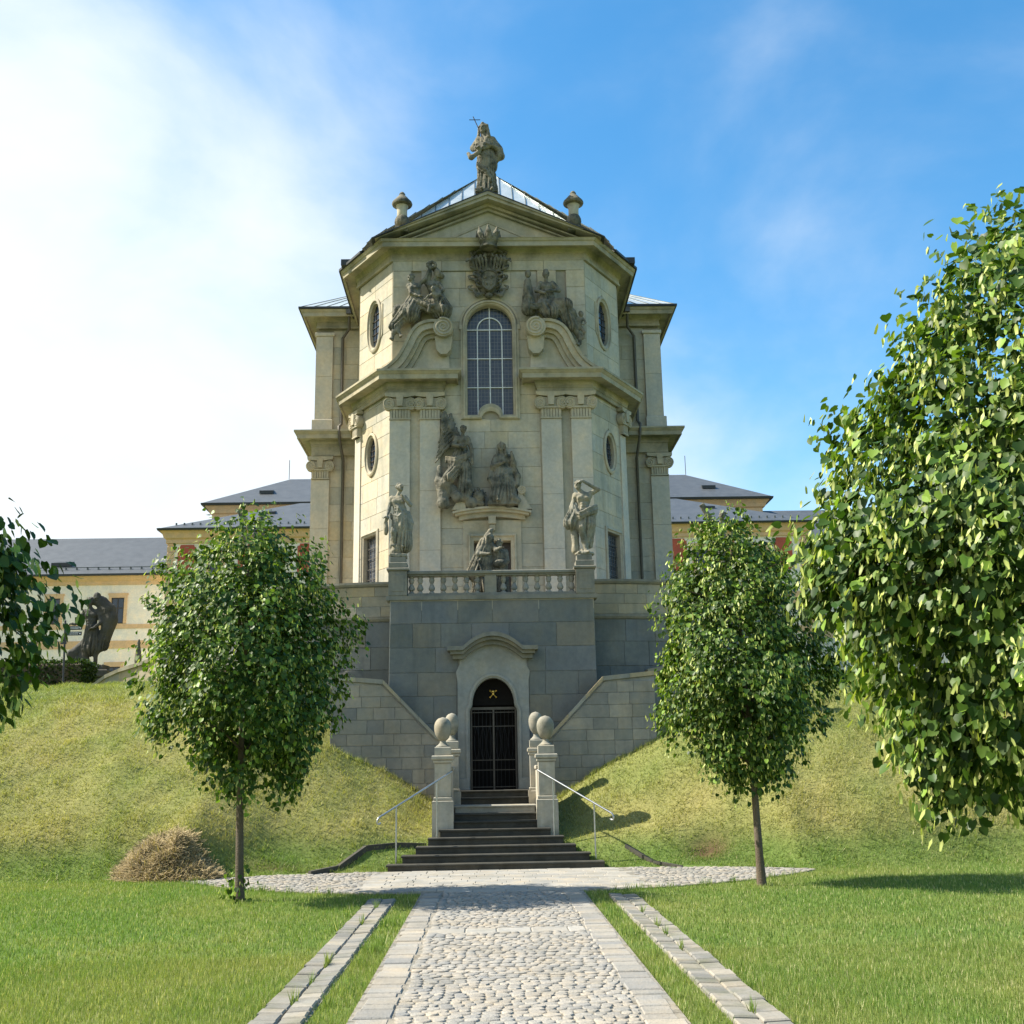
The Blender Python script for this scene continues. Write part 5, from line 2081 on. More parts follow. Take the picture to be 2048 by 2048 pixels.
# saint on the apex of the pediment
F = Fig()
F.robe((0, 0, .98), (.02, 0, .08), .15, .23, 9, .035, .4, .06, .8)
F.robe((.0, 0, 1.25), (.02, .02, .75), .17, .22, 7, .03, 1.2, .06, .75)
torso(F, (0, 0, .95), (0, 0, 1.28), 1, hd=(-.05, -.02, 1.66), bare=False)
head(F, (-.05, -.02, 1.68), -.45, 'veil', 1.05)
limb(F, [(.16, 0, 1.4), (.31, .0, 1.14), (.1, -.2, 1.16)], [.085, .085, .045], 1, (-1, -.2, .1))
limb(F, [(-.16, 0, 1.4), (-.29, -.02, 1.17), (-.13, -.2, 1.05)], [.085, .075, .045], 1, (-.3, -.6, .1))
swag(F, [(-.2, -.1, 1.25), (-.05, -.2, 1.12), (.15, -.16, 1.22), (.28, -.02, 1.2)], .035, 4, .04)
F.chain([(.27, 0, 1.2), (.33, .02, 1.0), (.26, .02, .88)], [.08, .1, .05])
F.chain([(-.16, -.18, .98), (-.33, -.16, .86), (-.4, -.12, .98)], [.05, .06, .045])
swag(F, [(-.2, -.1, .7), (0, -.2, .5), (.12, -.18, .3)], .025, 3, .06)
foot(F, (-.08, -.14, .09), (-.2, -.95, 0))
foot(F, (.1, -.12, .09), (.2, -.95, 0))
F.box((0, 0, .02), (.26, .2, .045), .01)
s1 = empty('saint_statue', (AX - .05, CY - .28, 21.78), 'robed veiled stone figure holding a thin cross on top of the pediment', 'statue')
F.build('figure', (AX - .05, CY - .28, 21.8), 1.52, parent=s1)
m = MB()
c0, c1 = Vector((AX - .12, CY - .62, 23.75)), Vector((AX - .48, CY - .5, 24.72))
m.tube([c0, c1], .016, 6)
q = c0.lerp(c1, .86)
m.tube([q + Vector((-.19, 0, .0)), q + Vector((.2, 0, -.0))], .014, 6)
m.obj('cross', 'iron', s1, 60)

# coat of arms with crown
ca = empty('coat_of_arms', (AX, CY, 18.0), 'carved stone coat of arms with plumed mantling under a projecting crown above the window', 'coat of arms')
F = Fig()
F.p = []
F.ell((0, .05, .9), (.5, .16, .85), .05)
r_ = random.Random(5)
for s in (-1, 1):
    for i in range(12):
        z_ = .1 + .13 * i
        x_ = s * (.42 + .14 * math.sin(i * 1.9) + r_.uniform(-.04, .04))
        F.chain([(x_ * .75, -.02, z_), (x_ * 1.15, -.1, z_ + .05), (x_ * 1.22, -.06, z_ + .14), (x_, -.14, z_ + .15)], [.06, .05, .04, .03], .015)
    for i in range(5):
        F.chain([(s * (.07 + .1 * i), -.08, 1.0), (s * (.09 + .12 * i), -.2, 1.3), (s * (.12 + .15 * i), -.2, 1.52 - .05 * i), (s * (.16 + .15 * i), -.26, 1.42 - .05 * i)], [.035, .05, .05, .035], .012)
    F.chain([(s * .2, -.05, .12), (s * .42, -.12, .02), (s * .5, -.12, .18)], [.06, .07, .04], .02)
    F.chain([(s * .05, -.1, 1.55), (s * .3, -.16, 1.72), (s * .46, -.12, 1.62)], [.07, .06, .05], .02)
F.ell((0, -.08, .03), (.13, .12, .1), .02)
F.build('mantling', (AX, CY - .1, 18.02), 1.0, parent=ca, h=.02)
m = MB()
shp = [(-.27, 18.75), (-.14, 18.86), (0, 18.9), (.14, 18.86), (.27, 18.75), (.2, 18.35), (.1, 18.24), (0, 18.18), (-.1, 18.24), (-.2, 18.35)]
m.extr(shp, fm, .15, .36)
m.ring([(u * 1.07, 18.55 + (v - 18.55) * 1.06) for u, v in shp], shp, fm, [(0, .15), (0, .4), (.8, .4), (1, .355)])
m.box(AX - .22, AX + .22, CY - .37, CY - .36, 18.53, 18.55)
m.box(AX - .008, AX + .008, CY - .372, CY - .36, 18.24, 18.86)
m.obj('shield', 'statue', ca)
F = Fig()
for (u, z_) in ((-.12, 18.66), (.12, 18.66), (-.1, 18.42), (.1, 18.42)):
    F.chain([(u - .04, 0, z_ - .05), (u + .02, -.01, z_), (u - .02, -.01, z_ + .06)], [.025, .03, .022], .015)
    F.cap((u + .05, 0, z_ - .06), (u + .01, 0, z_ + .02), .015, .02, .01)
F.build('charges', (AX, CY - .36, 0), 1.0, parent=ca, h=.012)
cr = empty('crown', (AX, CY - .6, 19.7), parent=ca)
m = MB()
m.lathe((AX, CY - .52, 19.62), [(.25, 0), (.3, .02), (.3, .07), (.28, .09), (.3, .2), (.33, .23), (.33, .28), (.3, .3)], 26)
m.obj('crown_ring', 'statue', cr, 40)
for j in range(7):
    t = 2 * PI * j / 7 - PI / 2
    c_, s_ = math.cos(t), math.sin(t)
    F = Fig()
    F.chain([(.28 * c_, .28 * s_, 0), (.34 * c_, .34 * s_, .22), (.4 * c_, .4 * s_, .44)], [.09, .1, .02], .03)
    F.chain([(.3 * c_ - .1 * s_, .3 * s_ + .1 * c_, .02), (.33 * c_ - .11 * s_, .33 * s_ + .11 * c_, .16)], [.05, .03], .03)
    F.chain([(.3 * c_ + .1 * s_, .3 * s_ - .1 * c_, .02), (.33 * c_ + .11 * s_, .33 * s_ - .11 * c_, .16)], [.05, .03], .03)
    F.build('crown_leaf', (AX, CY - .52, 19.9), 1.0, parent=cr, h=.025)

# group on the left scroll: woman raising a wreath, second figure, child
F = Fig()
torso(F, (-.35, 0, .78), (-.42, -.05, 1.2), 1.1, hd=(-.5, -.1, 1.55))
head(F, (-.52, -.1, 1.58), -.9, 'curls', 1.15, .2)
limb(F, [(-.26, -.05, 1.36), (-.06, -.14, 1.52), (.06, -.16, 1.84)], ARM, 1.15, (.1, -.1, 1))
limb(F, [(-.58, -.04, 1.34), (-.52, -.2, 1.0), (-.25, -.3, .86)], ARM, 1.15, (1, -.2, -.2))
F.robe((-.4, 0, .95), (-.55, -.1, .35), .2, .3, 8, .045, .5, .08, .8)
F.robe((-.35, -.05, .72), (.25, -.2, .52), .2, .19, 7, .05, 1.5, .08, .9)
F.robe((-.6, -.1, .5), (-1.05, -.1, -.1), .22, .13, 7, .05, .2, .08, .9)
F.chain([(-.75, -.1, .15), (-1.05, -.15, -.3), (-1.12, -.15, -.52)], [.12, .08, .05])
foot(F, (-1.1, -.15, -.5), (-.3, -.9, 0), 1.1)
F.chain([(-.85, -.1, .1), (-.95, -.15, -.25), (-.85, -.2, -.42)], [.1, .08, .05])
foot(F, (-.84, -.2, -.42), (.3, -.9, 0), 1.1)
F.chain([(-.62, .05, .6), (-.95, .0, .55), (-1.05, -.05, .32)], [.14, .13, .08])
torso(F, (.3, .0, .75), (.18, -.02, 1.28), 1.1, hd=(.3, -.1, 1.72))
head(F, (.34, -.1, 1.72), .5, 'long', 1.15, -.2)
limb(F, [(.0, 0, 1.42), (.08, -.08, 1.72), (.1, -.12, 1.95)], [.075, .06, .045], 1.1, (.2, -.1, 1))
limb(F, [(.36, -.02, 1.42), (.52, -.12, 1.15), (.34, -.28, .95)], ARM, 1.1, (-1, -.3, 0))
F.robe((.28, 0, 1.0), (.45, -.1, .45), .22, .3, 9, .05, .8, .08, .85)
for j in range(9):                       # wreath held up between them
    t = 2 * PI * j / 9
    F.ell((.14 + .13 * math.cos(t), -.12, 2.02 + .1 * math.sin(t)), (.05, .06, .05), .02)
F.cap((.22, 0, 1.95), (.45, .06, 1.7), .09, .1, .04)
torso(F, (.32, -.33, .55), (.3, -.38, .82), .62, hd=(.22, -.42, 1.02))
head(F, (.2, -.42, 1.04), -.5, 'curls', .85, seed=4)
limb(F, [(.2, -.4, .9), (.05, -.42, .8), (-.05, -.4, .7)], ARM, .7, (-1, 0, -.2))
limb(F, [(.4, -.38, .9), (.5, -.42, .78), (.45, -.45, .6)], ARM, .7, (-.2, -.2, -1))
limb(F, [(.25, -.35, .5), (.1, -.5, .45), (.05, -.5, .25)], LEG, .7)
limb(F, [(.4, -.35, .5), (.5, -.48, .42), (.52, -.48, .22)], LEG, .7)
F.chain([(.1, -.2, .42), (.5, -.3, .4), (.72, -.2, .5)], [.13, .15, .08])
tag(F.build('sculpture_group', (AX - 2.1, CY - .3, 16.95), 1.06), 'stone group on the left scroll, crowned woman raising a wreath beside a child', 'sculpture', 'sculptures on the church front')

# seated figure on the right scroll with draped pillar and child
F = Fig()
torso(F, (.0, 0, .62), (-.02, -.05, 1.1), 1.1, hd=(-.03, -.1, 1.5))
head(F, (-.03, -.1, 1.55), 0, 'curls', 1.15, seed=8)
F.ell((-.03, -.06, 1.7), (.09, .1, .06), .02)
limb(F, [(.18, -.04, 1.26), (.38, -.14, .98), (.05, -.34, .88)], [.085, .065, .045], 1.1, (-1, -.1, -.3))
limb(F, [(-.2, -.04, 1.26), (-.34, -.12, .98), (-.12, -.3, .84)], [.085, .065, .045], 1.1, (.6, -.2, -.4))
F.robe((0, 0, 1.0), (.0, -.05, .5), .19, .28, 9, .04, .3, .08, .8)
F.robe((-.1, -.1, .5), (.55, -.25, .42), .2, .2, 8, .05, 1.3, .08, .9)
F.robe((.5, -.2, .4), (.75, -.15, -.25), .22, .16, 7, .05, .2, .08, .9)
F.robe((-.15, -.15, .45), (.1, -.2, .2), .2, .24, 7, .05, .9, .08, .9)
F.chain([(.75, -.15, -.2), (1.0, -.1, -.6), (1.0, -.15, -.85)], [.12, .09, .05])
foot(F, (.95, -.2, -.86), (-.3, -.9, 0), 1.1)
F.robe((-.62, 0, 1.35), (-.6, -.02, .4), .1, .2, 6, .045, .4, .06, .9)
F.ell((-.6, -.02, 1.62), (.1, .1, .14), .05)
F.chain([(-.6, -.05, 1.4), (-.66, -.1, 1.1), (-.55, -.15, .75)], [.06, .07, .06])
swag(F, [(-.7, -.12, .55), (-.45, -.22, .4), (-.1, -.25, .42)], .04, 4, .05)
torso(F, (.98, -.1, -.28), (1.02, -.12, -.05), .58, hd=(1.05, -.14, .12))
head(F, (1.06, -.15, .15), .7, 'curls', .85, seed=12)
limb(F, [(.92, -.12, .02), (.8, -.2, .1), (.72, -.2, .22)], ARM, .7, (-.3, 0, 1))
limb(F, [(1.12, -.12, .02), (1.2, -.18, -.15), (1.12, -.25, -.25)], ARM, .7, (-1, 0, 0))
limb(F, [(1.05, -.1, -.3), (1.14, -.2, -.48), (1.1, -.18, -.7)], LEG, .7)
F.chain([(.45, -.2, .15), (.8, -.2, .2), (.9, -.1, .0)], [.1, .1, .08])
tag(F.build('seated_statue', (AX + 1.98, CY - .32, 17.05), 1.06), 'seated stone woman on the right scroll beside a draped pillar and a child', 'sculpture', 'sculptures on the church front')


# angel with raised wings and the seated woman over the terrace door
def wing(F, root, tip, low, n=8, th=.05):
    root, tip, low = [np.array(p, float) for p in (root, tip, low)]
    F.chain([root, root * .5 + tip * .5 + V3(-.08, 0, .0), tip], [.1, .085, .05], .04)
    for i in range(n):
        t = i / (n - 1)
        a = root + (tip - root) * (.1 + .9 * t)
        b = low + (tip - low) * t * .78 + V3(-.02 * math.sin(i * 2), 0, 0)
        F.chain([a, a * .5 + b * .5 + V3(-.04, -.05, 0), b], [.065, .055, .03], .012)


F = Fig()
torso(F, (-.02, 0, 1.75), (.02, -.1, 2.15), 1.12, hd=(.05, -.15, 2.5))
head(F, (.07, -.16, 2.56), .35, 'curls', 1.15, seed=21)
wing(F, (-.1, .02, 2.2), (-.55, .05, 3.22), (-.85, .02, 1.5), 9)
wing(F, (-.05, .05, 2.25), (-.35, .12, 3.15), (-.2, .1, 2.0), 6)
limb(F, [(.2, -.08, 2.28), (.34, -.12, 1.9), (.36, -.2, 1.5)], [.075, .06, .045], 1.15, (.0, -.1, -1))
limb(F, [(-.16, -.1, 2.28), (-.25, -.28, 2.0), (.05, -.38, 1.9)], [.075, .06, .045], 1.15, (1, -.1, 0))
F.robe((0, 0, 1.9), (-.1, -.05, 1.35), .19, .3, 9, .05, .2, .08, .85)
swag(F, [(-.5, -.1, 1.55), (-.2, -.3, 1.45), (.15, -.28, 1.6), (.3, -.1, 1.75)], .045, 4, .055)
F.robe((-.05, -.1, 1.4), (-.4, -.25, .9), .2, .17, 6, .035, 1.0, .08, .9)
F.chain([(-.4, -.25, .95), (-.45, -.15, .45), (-.5, -.1, .25)], [.14, .1, .07])
F.robe((.1, -.05, 1.4), (.12, -.1, .5), .2, .2, 7, .045, .4, .08, .9)
foot(F, (-.5, -.12, .22), (-.1, -.9, 0), 1.15)
for i in range(11):                       # billowing cloud under the feet
    F.ell((-.62 + .1 * i + r_.uniform(-.05, .05), -.1 + r_.uniform(-.1, .05), .42 - .0 * i + r_.uniform(-.35, .3)), V3(1, .8, 1) * r_.uniform(.14, .22), .06)
F.chain([(-.72, -.05, 1.3), (-.75, -.1, .8), (-.62, -.12, .3), (-.5, -.1, .0)], [.08, .12, .16, .12], .08)
tag(F.build('angel_statue', (AX - .98, CY - .3, 10.62), 1.0), 'winged stone angel rising from clouds left above the terrace door', 'statue', 'sculptures on the church front')

F = Fig()
head(F, (-.02, -.1, 1.64), -.25, 'veil', 1.0)
torso(F, (.02, 0, .85), (.0, -.02, 1.22), 1.05, hd=(-.02, -.08, 1.56), bare=False)
limb(F, [(-.17, -.02, 1.36), (-.28, -.12, 1.06), (-.02, -.27, 1.12)], [.085, .075, .045], 1.05, (1, -.1, .4))
limb(F, [(.18, -.02, 1.36), (.32, -.1, 1.14), (.28, -.22, 1.36)], [.085, .075, .045], 1.05, (-.2, -.1, 1))
F.robe((0, 0, 1.3), (.02, 0, .85), .17, .2, 8, .03, .5, .06, .75)
F.robe((-.04, -.06, .9), (-.14, -.18, .12), .2, .2, 8, .04, .2, .08, .85)
F.robe((.1, -.04, .85), (.18, -.12, .1), .19, .2, 8, .04, 1.2, .08, .85)
swag(F, [(-.3, -.05, .82), (-.1, -.25, .62), (.15, -.22, .75), (.3, -.05, .95)], .035, 4, .05)
F.chain([(-.3, -.08, .98), (-.36, -.1, .7), (-.25, -.15, .5)], [.06, .07, .05])
F.chain([(.3, -.05, 1.1), (.42, -.05, .8), (.4, -.1, .5)], [.08, .09, .08])
foot(F, (-.12, -.3, .09), (-.2, -.9, 0))
for i in range(7):
    F.ell((.1 + .09 * i * .6 + r_.uniform(-.04, .04), -.2 + r_.uniform(-.06, .06), .08 + r_.uniform(-.05, .1)), V3(1, 1, .9) * r_.uniform(.09, .13), .04)
F.box((.0, -.02, -.02), (.42, .28, .06), .02)
tag(F.build('veiled_woman_statue', (AX + .36, CY - .28, 10.68), 1.16), 'veiled stone woman standing right above the terrace door hood', 'statue', 'sculptures on the church front')

F = Fig()                                # dark tangled ball between the two
F.ell((0, 0, .2), (.2, .2, .22), .05)
for i in range(26):
    t, p = r_.uniform(0, 2 * PI), r_.uniform(-1.1, 1.3)
    d = V3(math.cos(t) * math.cos(p), math.sin(t) * math.cos(p), math.sin(p))
    F.cap(V3(0, 0, .2) + d * .15, V3(0, 0, .2) + d * .25 + V3(0, 0, .02), .035, .02, .012)
F.chain([(-.1, -.05, .0), (.1, -.05, -.05)], [.1, .08])
tag(F.build('stone_globe', (AX - .42, CY - .3, 10.72), 1.05), 'small dark thorny stone ball between the angel and the veiled woman', 'sculpture')
for s in (-1, 1):                        # little scroll consoles on the hood ends
    m = MB()
    vc = (s * .98, 11.12)
    crv = [(s * .86, 11.1), (s * .98, 11.0), (s * 1.1, 10.8), (s * 1.3, 10.48), (s * .85, 10.46)]
    m.extr(crv, fm, .02, .4)
    m.extr(arc(vc[0], vc[1], .14, 0, 2 * PI, 18)[:-1], fm, .02, .44)
    m.tube([fm(vc[0] + .12 * (1 - q / 12) * math.cos(q), vc[1] + .12 * (1 - q / 12) * math.sin(q), .445) for q in np.linspace(0, 10.5, 34)], .018, 5)
    m.obj('hood_scroll', 'trim', dr)


# figures on the end piers of the balustrade
def pier_plinth(name_lab, X):
    e = empty('terrace_statue', (X, by, 7.68), name_lab, 'statue', 'statues on the terrace balustrade')
    m = MB()
    m.bbox(X - .25, X + .25, by - .25, by + .25, 7.682, 7.84, .015)
    m.bbox(X - .21, X + .21, by - .21, by + .21, 7.842, 8.0, .015)
    m.obj('plinth', 'hoodstone', e)
    return e


e = pier_plinth('stone woman with bare shoulder and draped hips on the left balustrade pier', TX - 2.585)
F = Fig()
torso(F, (.03, 0, 1.12), (-.02, -.01, 1.5), 1.0, hd=(.02, -.03, 1.86))
head(F, (.03, -.04, 1.9), .75, 'curls', 1.0, .35, seed=31)
limb(F, [(-.2, .0, 1.64), (-.27, -.03, 1.3), (-.3, -.14, 1.1)], ARM, 1.05, (-.6, -.5, -.3))
limb(F, [(.16, -.02, 1.64), (.31, -.08, 1.42), (.14, -.2, 1.58)], ARM, 1.05, (-.5, -.2, .7))
F.robe((.04, 0, 1.3), (.08, 0, .85), .16, .24, 8, .03, .3, .06, .8)
F.robe((.12, .0, 1.05), (.12, .02, .35), .19, .2, 8, .04, .9, .06, .85)
limb(F, [(-.06, -.05, 1.05), (-.13, -.15, .68), (-.1, -.06, .36)], [.11, .075, .05], 1.0)
foot(F, (-.1, -.06, .38), (-.5, -.8, 0))
limb(F, [(.1, 0, 1.0), (.1, -.05, .65), (.06, 0, .32)], [.11, .075, .05], 1.0)
foot(F, (.06, -.02, .36), (.4, -.9, 0))
swag(F, [(-.2, -.06, 1.12), (0, -.17, 1.02), (.18, -.12, 1.2), (.26, 0, 1.16)], .03, 4, .042)
swag(F, [(-.12, -.1, 1.48), (.0, -.15, 1.32), (.1, -.13, 1.22)], .022, 3, .03)
F.chain([(.24, 0, 1.2), (.3, .02, .95), (.22, .02, .6), (.14, .02, .35)], [.06, .09, .09, .06])
F.ell((-.33, -.06, .8), (.07, .09, .2), .03)
F.chain([(-.3, -.14, 1.05), (-.34, -.1, .95)], [.05, .05])
F.chain([(-.2, 0, .1), (-.18, .05, .52)], [.07, .05])
for i in range(9):
    F.ell((r_.uniform(-.12, .12), r_.uniform(-.1, .1), .1 + r_.uniform(0, .18)), V3(1, 1, 1) * r_.uniform(.09, .13), .04)
F.box((0, 0, .05), (.22, .2, .05), .03)
F.build('figure', (TX - 2.585, by, 8.0), 1.06, 'statue_light', parent=e, h=.013)

e = pier_plinth('muscular stone man shielding his face with a raised arm on the right balustrade pier', TX + 2.585)
F = Fig()
torso(F, (.03, 0, 1.05), (.03, -.02, 1.44), 1.08, hd=(-.08, -.04, 1.78))
head(F, (-.1, -.05, 1.82), -.5, 'curls', 1.05, .2, seed=41)
limb(F, [(.22, -.02, 1.6), (.42, -.06, 1.7), (.02, -.18, 1.9)], ARM, 1.15, (-1, .0, -.2), (0, .3, -.7))
limb(F, [(-.18, .0, 1.58), (-.27, -.03, 1.25), (-.14, -.2, 1.05)], ARM, 1.12, (.6, -.4, -.5))
F.robe((.02, 0, 1.12), (.05, 0, .82), .17, .25, 8, .04, .3, .06, .8)
swag(F, [(-.3, -.06, .95), (-.08, -.2, .98), (.15, -.2, 1.1), (.36, -.02, 1.2)], .045, 4, .05)
F.robe((-.22, -.04, 1.2), (-.3, -.05, .85), .1, .17, 6, .04, .2, .06, .9)
F.chain([(-.3, -.03, .9), (-.42, .0, .78), (-.4, 0, .68)], [.08, .06, .03])
F.chain([(-.3, .02, .8), (-.2, .04, .5), (-.2, .05, .12)], [.07, .09, .11])
F.robe((.26, .03, 1.08), (.16, .05, .25), .1, .06, 5, .03, .7, .05, .8)
limb(F, [(-.04, -.05, .95), (-.06, -.17, .68), (.02, -.06, .34), (.06, -.08, .1)], [.11, .08, .07, .045], 1.05)
limb(F, [(.12, 0, .95), (.14, -.05, .6), (.06, .02, .1)], [.11, .08, .05], 1.05)
foot(F, (.07, -.1, .12), (.2, -.9, 0))
foot(F, (-.05, -.04, .12), (-.5, -.8, 0))
F.ell((.02, 0, .02), (.26, .2, .08), .03)
F.build('figure', (TX + 2.585, by, 8.02), 1.1, 'statue_light', parent=e, h=.013)

# dark pair of figures behind the middle of the balustrade
F = Fig()
F.robe((-.12, 0, 1.5), (-.22, 0, .1), .2, .3, 9, .05, .3, .08, .8)
F.robe((-.12, -.05, 1.75), (-.35, -.05, .9), .15, .24, 8, .05, .9, .08, .85)
torso(F, (-.12, 0, 1.1), (-.08, -.03, 1.55), 1.0, hd=(.0, -.06, 1.85), bare=False)
head(F, (.02, -.08, 1.86), .7, 'veil', 1.05)
F.chain([(-.05, 0, 1.95), (.05, .0, 2.1), (.1, .0, 2.15)], [.09, .06, .03])
limb(F, [(.08, -.05, 1.68), (.2, -.2, 1.5), (.3, -.28, 1.55)], [.08, .065, .045], 1, (1, -.1, .1))
limb(F, [(-.24, -.03, 1.66), (-.3, -.2, 1.4), (-.05, -.3, 1.38)], [.085, .07, .045], 1, (1, -.1, 0))
torso(F, (.3, .02, 1.0), (.32, .0, 1.35), 1.0, hd=(.3, -.04, 1.68), bare=False)
head(F, (.28, -.06, 1.7), -.7, 'curls', 1.05, beard=True, seed=52)
F.robe((.3, 0, 1.35), (.28, 0, .1), .18, .26, 8, .045, .6, .08, .85)
limb(F, [(.46, 0, 1.5), (.5, -.12, 1.2), (.3, -.25, 1.15)], [.08, .065, .045], 1, (-1, -.1, .0))
F.ell((.3, -.18, 1.12), (.2, .12, .12), .04)
F.chain([(-.12, -.3, .1), (-.22, -.28, .9), (-.3, -.25, 1.2)], [.03, .03, .03], .01)
F.box((.05, 0, .03), (.45, .32, .06), .02)
tag(F.build('statue_pair', (TX - .06, by + .85, 6.79), 1.02, 'statue'), 'dark stone pair, hooded figure and bearded man, behind the middle of the balustrade', 'statue')


# figures on the flank parapets, mostly behind the middle trees
for s, lab in ((-1, 'stone statue on the left flank parapet rising behind the left middle tree'), (1, 'stone statue lifting a tablet on the right flank parapet behind the right middle tree')):
    F = Fig()
    torso(F, (0, 0, .98), (0, -.03, 1.38), 1.0, hd=(.05, -.05, 1.74))
    head(F, (.06, -.06, 1.78), -.4, 'curls', 1.05, seed=60)
    limb(F, [(-.2, 0, 1.52), (-.34, -.08, 1.25), (-.4, -.15, 1.35)], ARM, 1.05, (-.6, -.1, .4))
    limb(F, [(.2, 0, 1.52), (.34, -.06, 1.3), (.22, -.2, 1.05)], ARM, 1.05, (-.7, -.2, -.5))
    F.box((-.33, -.1, 1.75), (.08, .025, .38), .01, .3, .55)
    F.robe((0, 0, 1.05), (.02, 0, .12), .17, .26, 9, .04, .3, .06, .85)
    swag(F, [(-.24, -.05, .95), (0, -.2, .85), (.2, -.1, 1.0)], .035, 4, .045)
    foot(F, (-.08, -.15, .1), (-.2, -.9, 0))
    foot(F, (.1, -.12, .1), (.2, -.9, 0))
    F.box((0, 0, -.03), (.28, .24, .08), .02)
    e = empty('parapet_statue', (TX + s * 7.05, 33.2, 7.5), lab, 'statue', 'statues on the flank parapets')
    F.build('figure', (TX + s * 7.05, 33.15, 7.72), 1.12, parent=e)
    m = MB()
    m.bbox(TX + s * 7.05 - .3, TX + s * 7.05 + .3, 32.9, 33.45, 7.4, 7.65, .02)
    m.obj('plinth', 'terrace', e)

# tall dark group on the left bank: man carrying a figure over his shoulder
e = empty('carrier_statue', (-16.05, 45, 5.1), 'tall dark statue of a man carrying a figure over his shoulder on the left bank', 'statue')
F = Fig()
torso(F, (-.08, 0, 1.05), (-.1, -.02, 1.45), 1.12, hd=(-.16, -.06, 1.8))
head(F, (-.17, -.06, 1.84), -.6, 'curls', 1.1, seed=70)
limb(F, [(-.3, 0, 1.6), (-.42, -.1, 1.3), (-.52, -.12, 1.22)], ARM, 1.15, (-.9, -.1, .1))
limb(F, [(.1, -.02, 1.6), (.2, -.15, 1.25), (.05, -.2, 1.1)], ARM, 1.15, (-.9, 0, -.2))
limb(F, [(-.16, 0, .98), (-.2, -.06, .55), (-.18, .0, .1)], LEG, 1.15)
limb(F, [(.02, 0, .98), (.06, -.04, .55), (.08, .02, .1)], LEG, 1.15)
foot(F, (-.18, -.02, .1), (-.3, -.9, 0), 1.1)
foot(F, (.08, 0, .1), (.3, -.9, 0), 1.1)
F.robe((-.08, 0, 1.1), (-.05, 0, .6), .17, .24, 8, .04, .2, .06, .8)
F.chain([(-.1, .05, 1.9), (.12, .05, 1.85), (.32, .05, 1.62), (.42, .02, 1.35), (.36, 0, 1.1), (.28, 0, .8), (.14, 0, .5)], [.1, .16, .2, .18, .15, .1, .06], .08)
F.robe((.4, .02, 1.4), (.26, .02, .6), .17, .1, 7, .04, .4, .08, .9)
head(F, (.02, -.04, 1.97), .3, 'long', 1.0, -.5)
F.chain([(-.3, .05, .75), (-.5, .05, .45), (-.62, 0, .4), (-.5, .05, .2)], [.08, .14, .1, .14], .06)
F.chain([(-.3, .05, .1), (-.25, .08, .5)], [.2, .12], .06)
F.box((0, 0, .0), (.4, .3, .08), .02)
F.build('figure', (-16.05, 45, 6.5), 1.44, 'statue_dark', parent=e, h=.022)
m = MB()
m.bbox(-16.75, -15.35, 44.5, 45.5, 4.8, 6.1, .03)
m.bbox(-16.85, -15.25, 44.4, 45.6, 6.102, 6.4, .04)
m.obj('plinth', 'statue_dark', e)

# ------------------------------------------------------------------ trees
LEAFV = np.array([(0, .06, 0), (.30, -.04, .02), (.50, .30, .04), (.36, .66, .0), (0, 1.0, -.10), (-.36, .66, .0), (-.50, .30, .04), (-.30, -.04, .02), (0, .42, -.07)])
LEAFF = np.array([(8, i, (i + 1) % 8) for i in range(8)])
BRV = np.array([(0, 0, 0), (.16, .35, .02), (.1, 1, -.05), (-.1, 1, .05), (-.16, .35, -.02)])
BRF = np.array([(0, 1, 2), (0, 2, 3), (0, 3, 4)])


def frames(P, out, droop, jit):
    n = len(P)
    t = out * .55 + np.array([0, 0, -droop]) + rng.normal(0, jit, (n, 3))
    t /= np.linalg.norm(t, axis=1)[:, None]
    nn = out * .8 + np.array([0, 0, .75]) + rng.normal(0, .42, (n, 3))
    nn -= t * (nn * t).sum(1)[:, None]
    nn /= np.linalg.norm(nn, axis=1)[:, None] + 1e-9
    return np.cross(t, nn), t, nn


def place(BV, BF, P, fr, size, curl=None):
    x, t, n = fr
    n_, m_ = len(P), len(BV)
    B = BV[None] * size[:, None, None]
    V = P[:, None] + B[..., 0:1] * x[:, None] + B[..., 1:2] * t[:, None] + B[..., 2:3] * n[:, None]
    F = (BF[None] + (np.arange(n_) * m_)[:, None, None]).reshape(-1, BF.shape[1])
    return V.reshape(-1, 3), F


def leaf_colors(n, young=0.17):
    a = np.array([.026, .064, .01])
    b = np.array([.078, .135, .018])
    c = np.array([.17, .27, .04])
    t = rng.random((n, 1)) ** 1.4
    C = a * (1 - t) + b * t
    y_ = rng.random((n, 1)) < young
    return np.where(y_, c * rng.uniform(.8, 1.15, (n, 1)), C)


LEAF_MESH = []
for i in range(6):
    me = bpy.data.meshes.new('leaf')
    me.from_pydata(LEAFV.tolist(), [], LEAFF.tolist())
    at = me.color_attributes.new('col', 'FLOAT_COLOR', 'POINT')
    c_ = leaf_colors(1, .25)[0]
    at.data.foreach_set('color', np.tile(np.append(c_, 1), (len(LEAFV), 1)).astype(np.float32).ravel())
    me.materials.append(MAT['leaf'])
    LEAF_MESH.append(me)


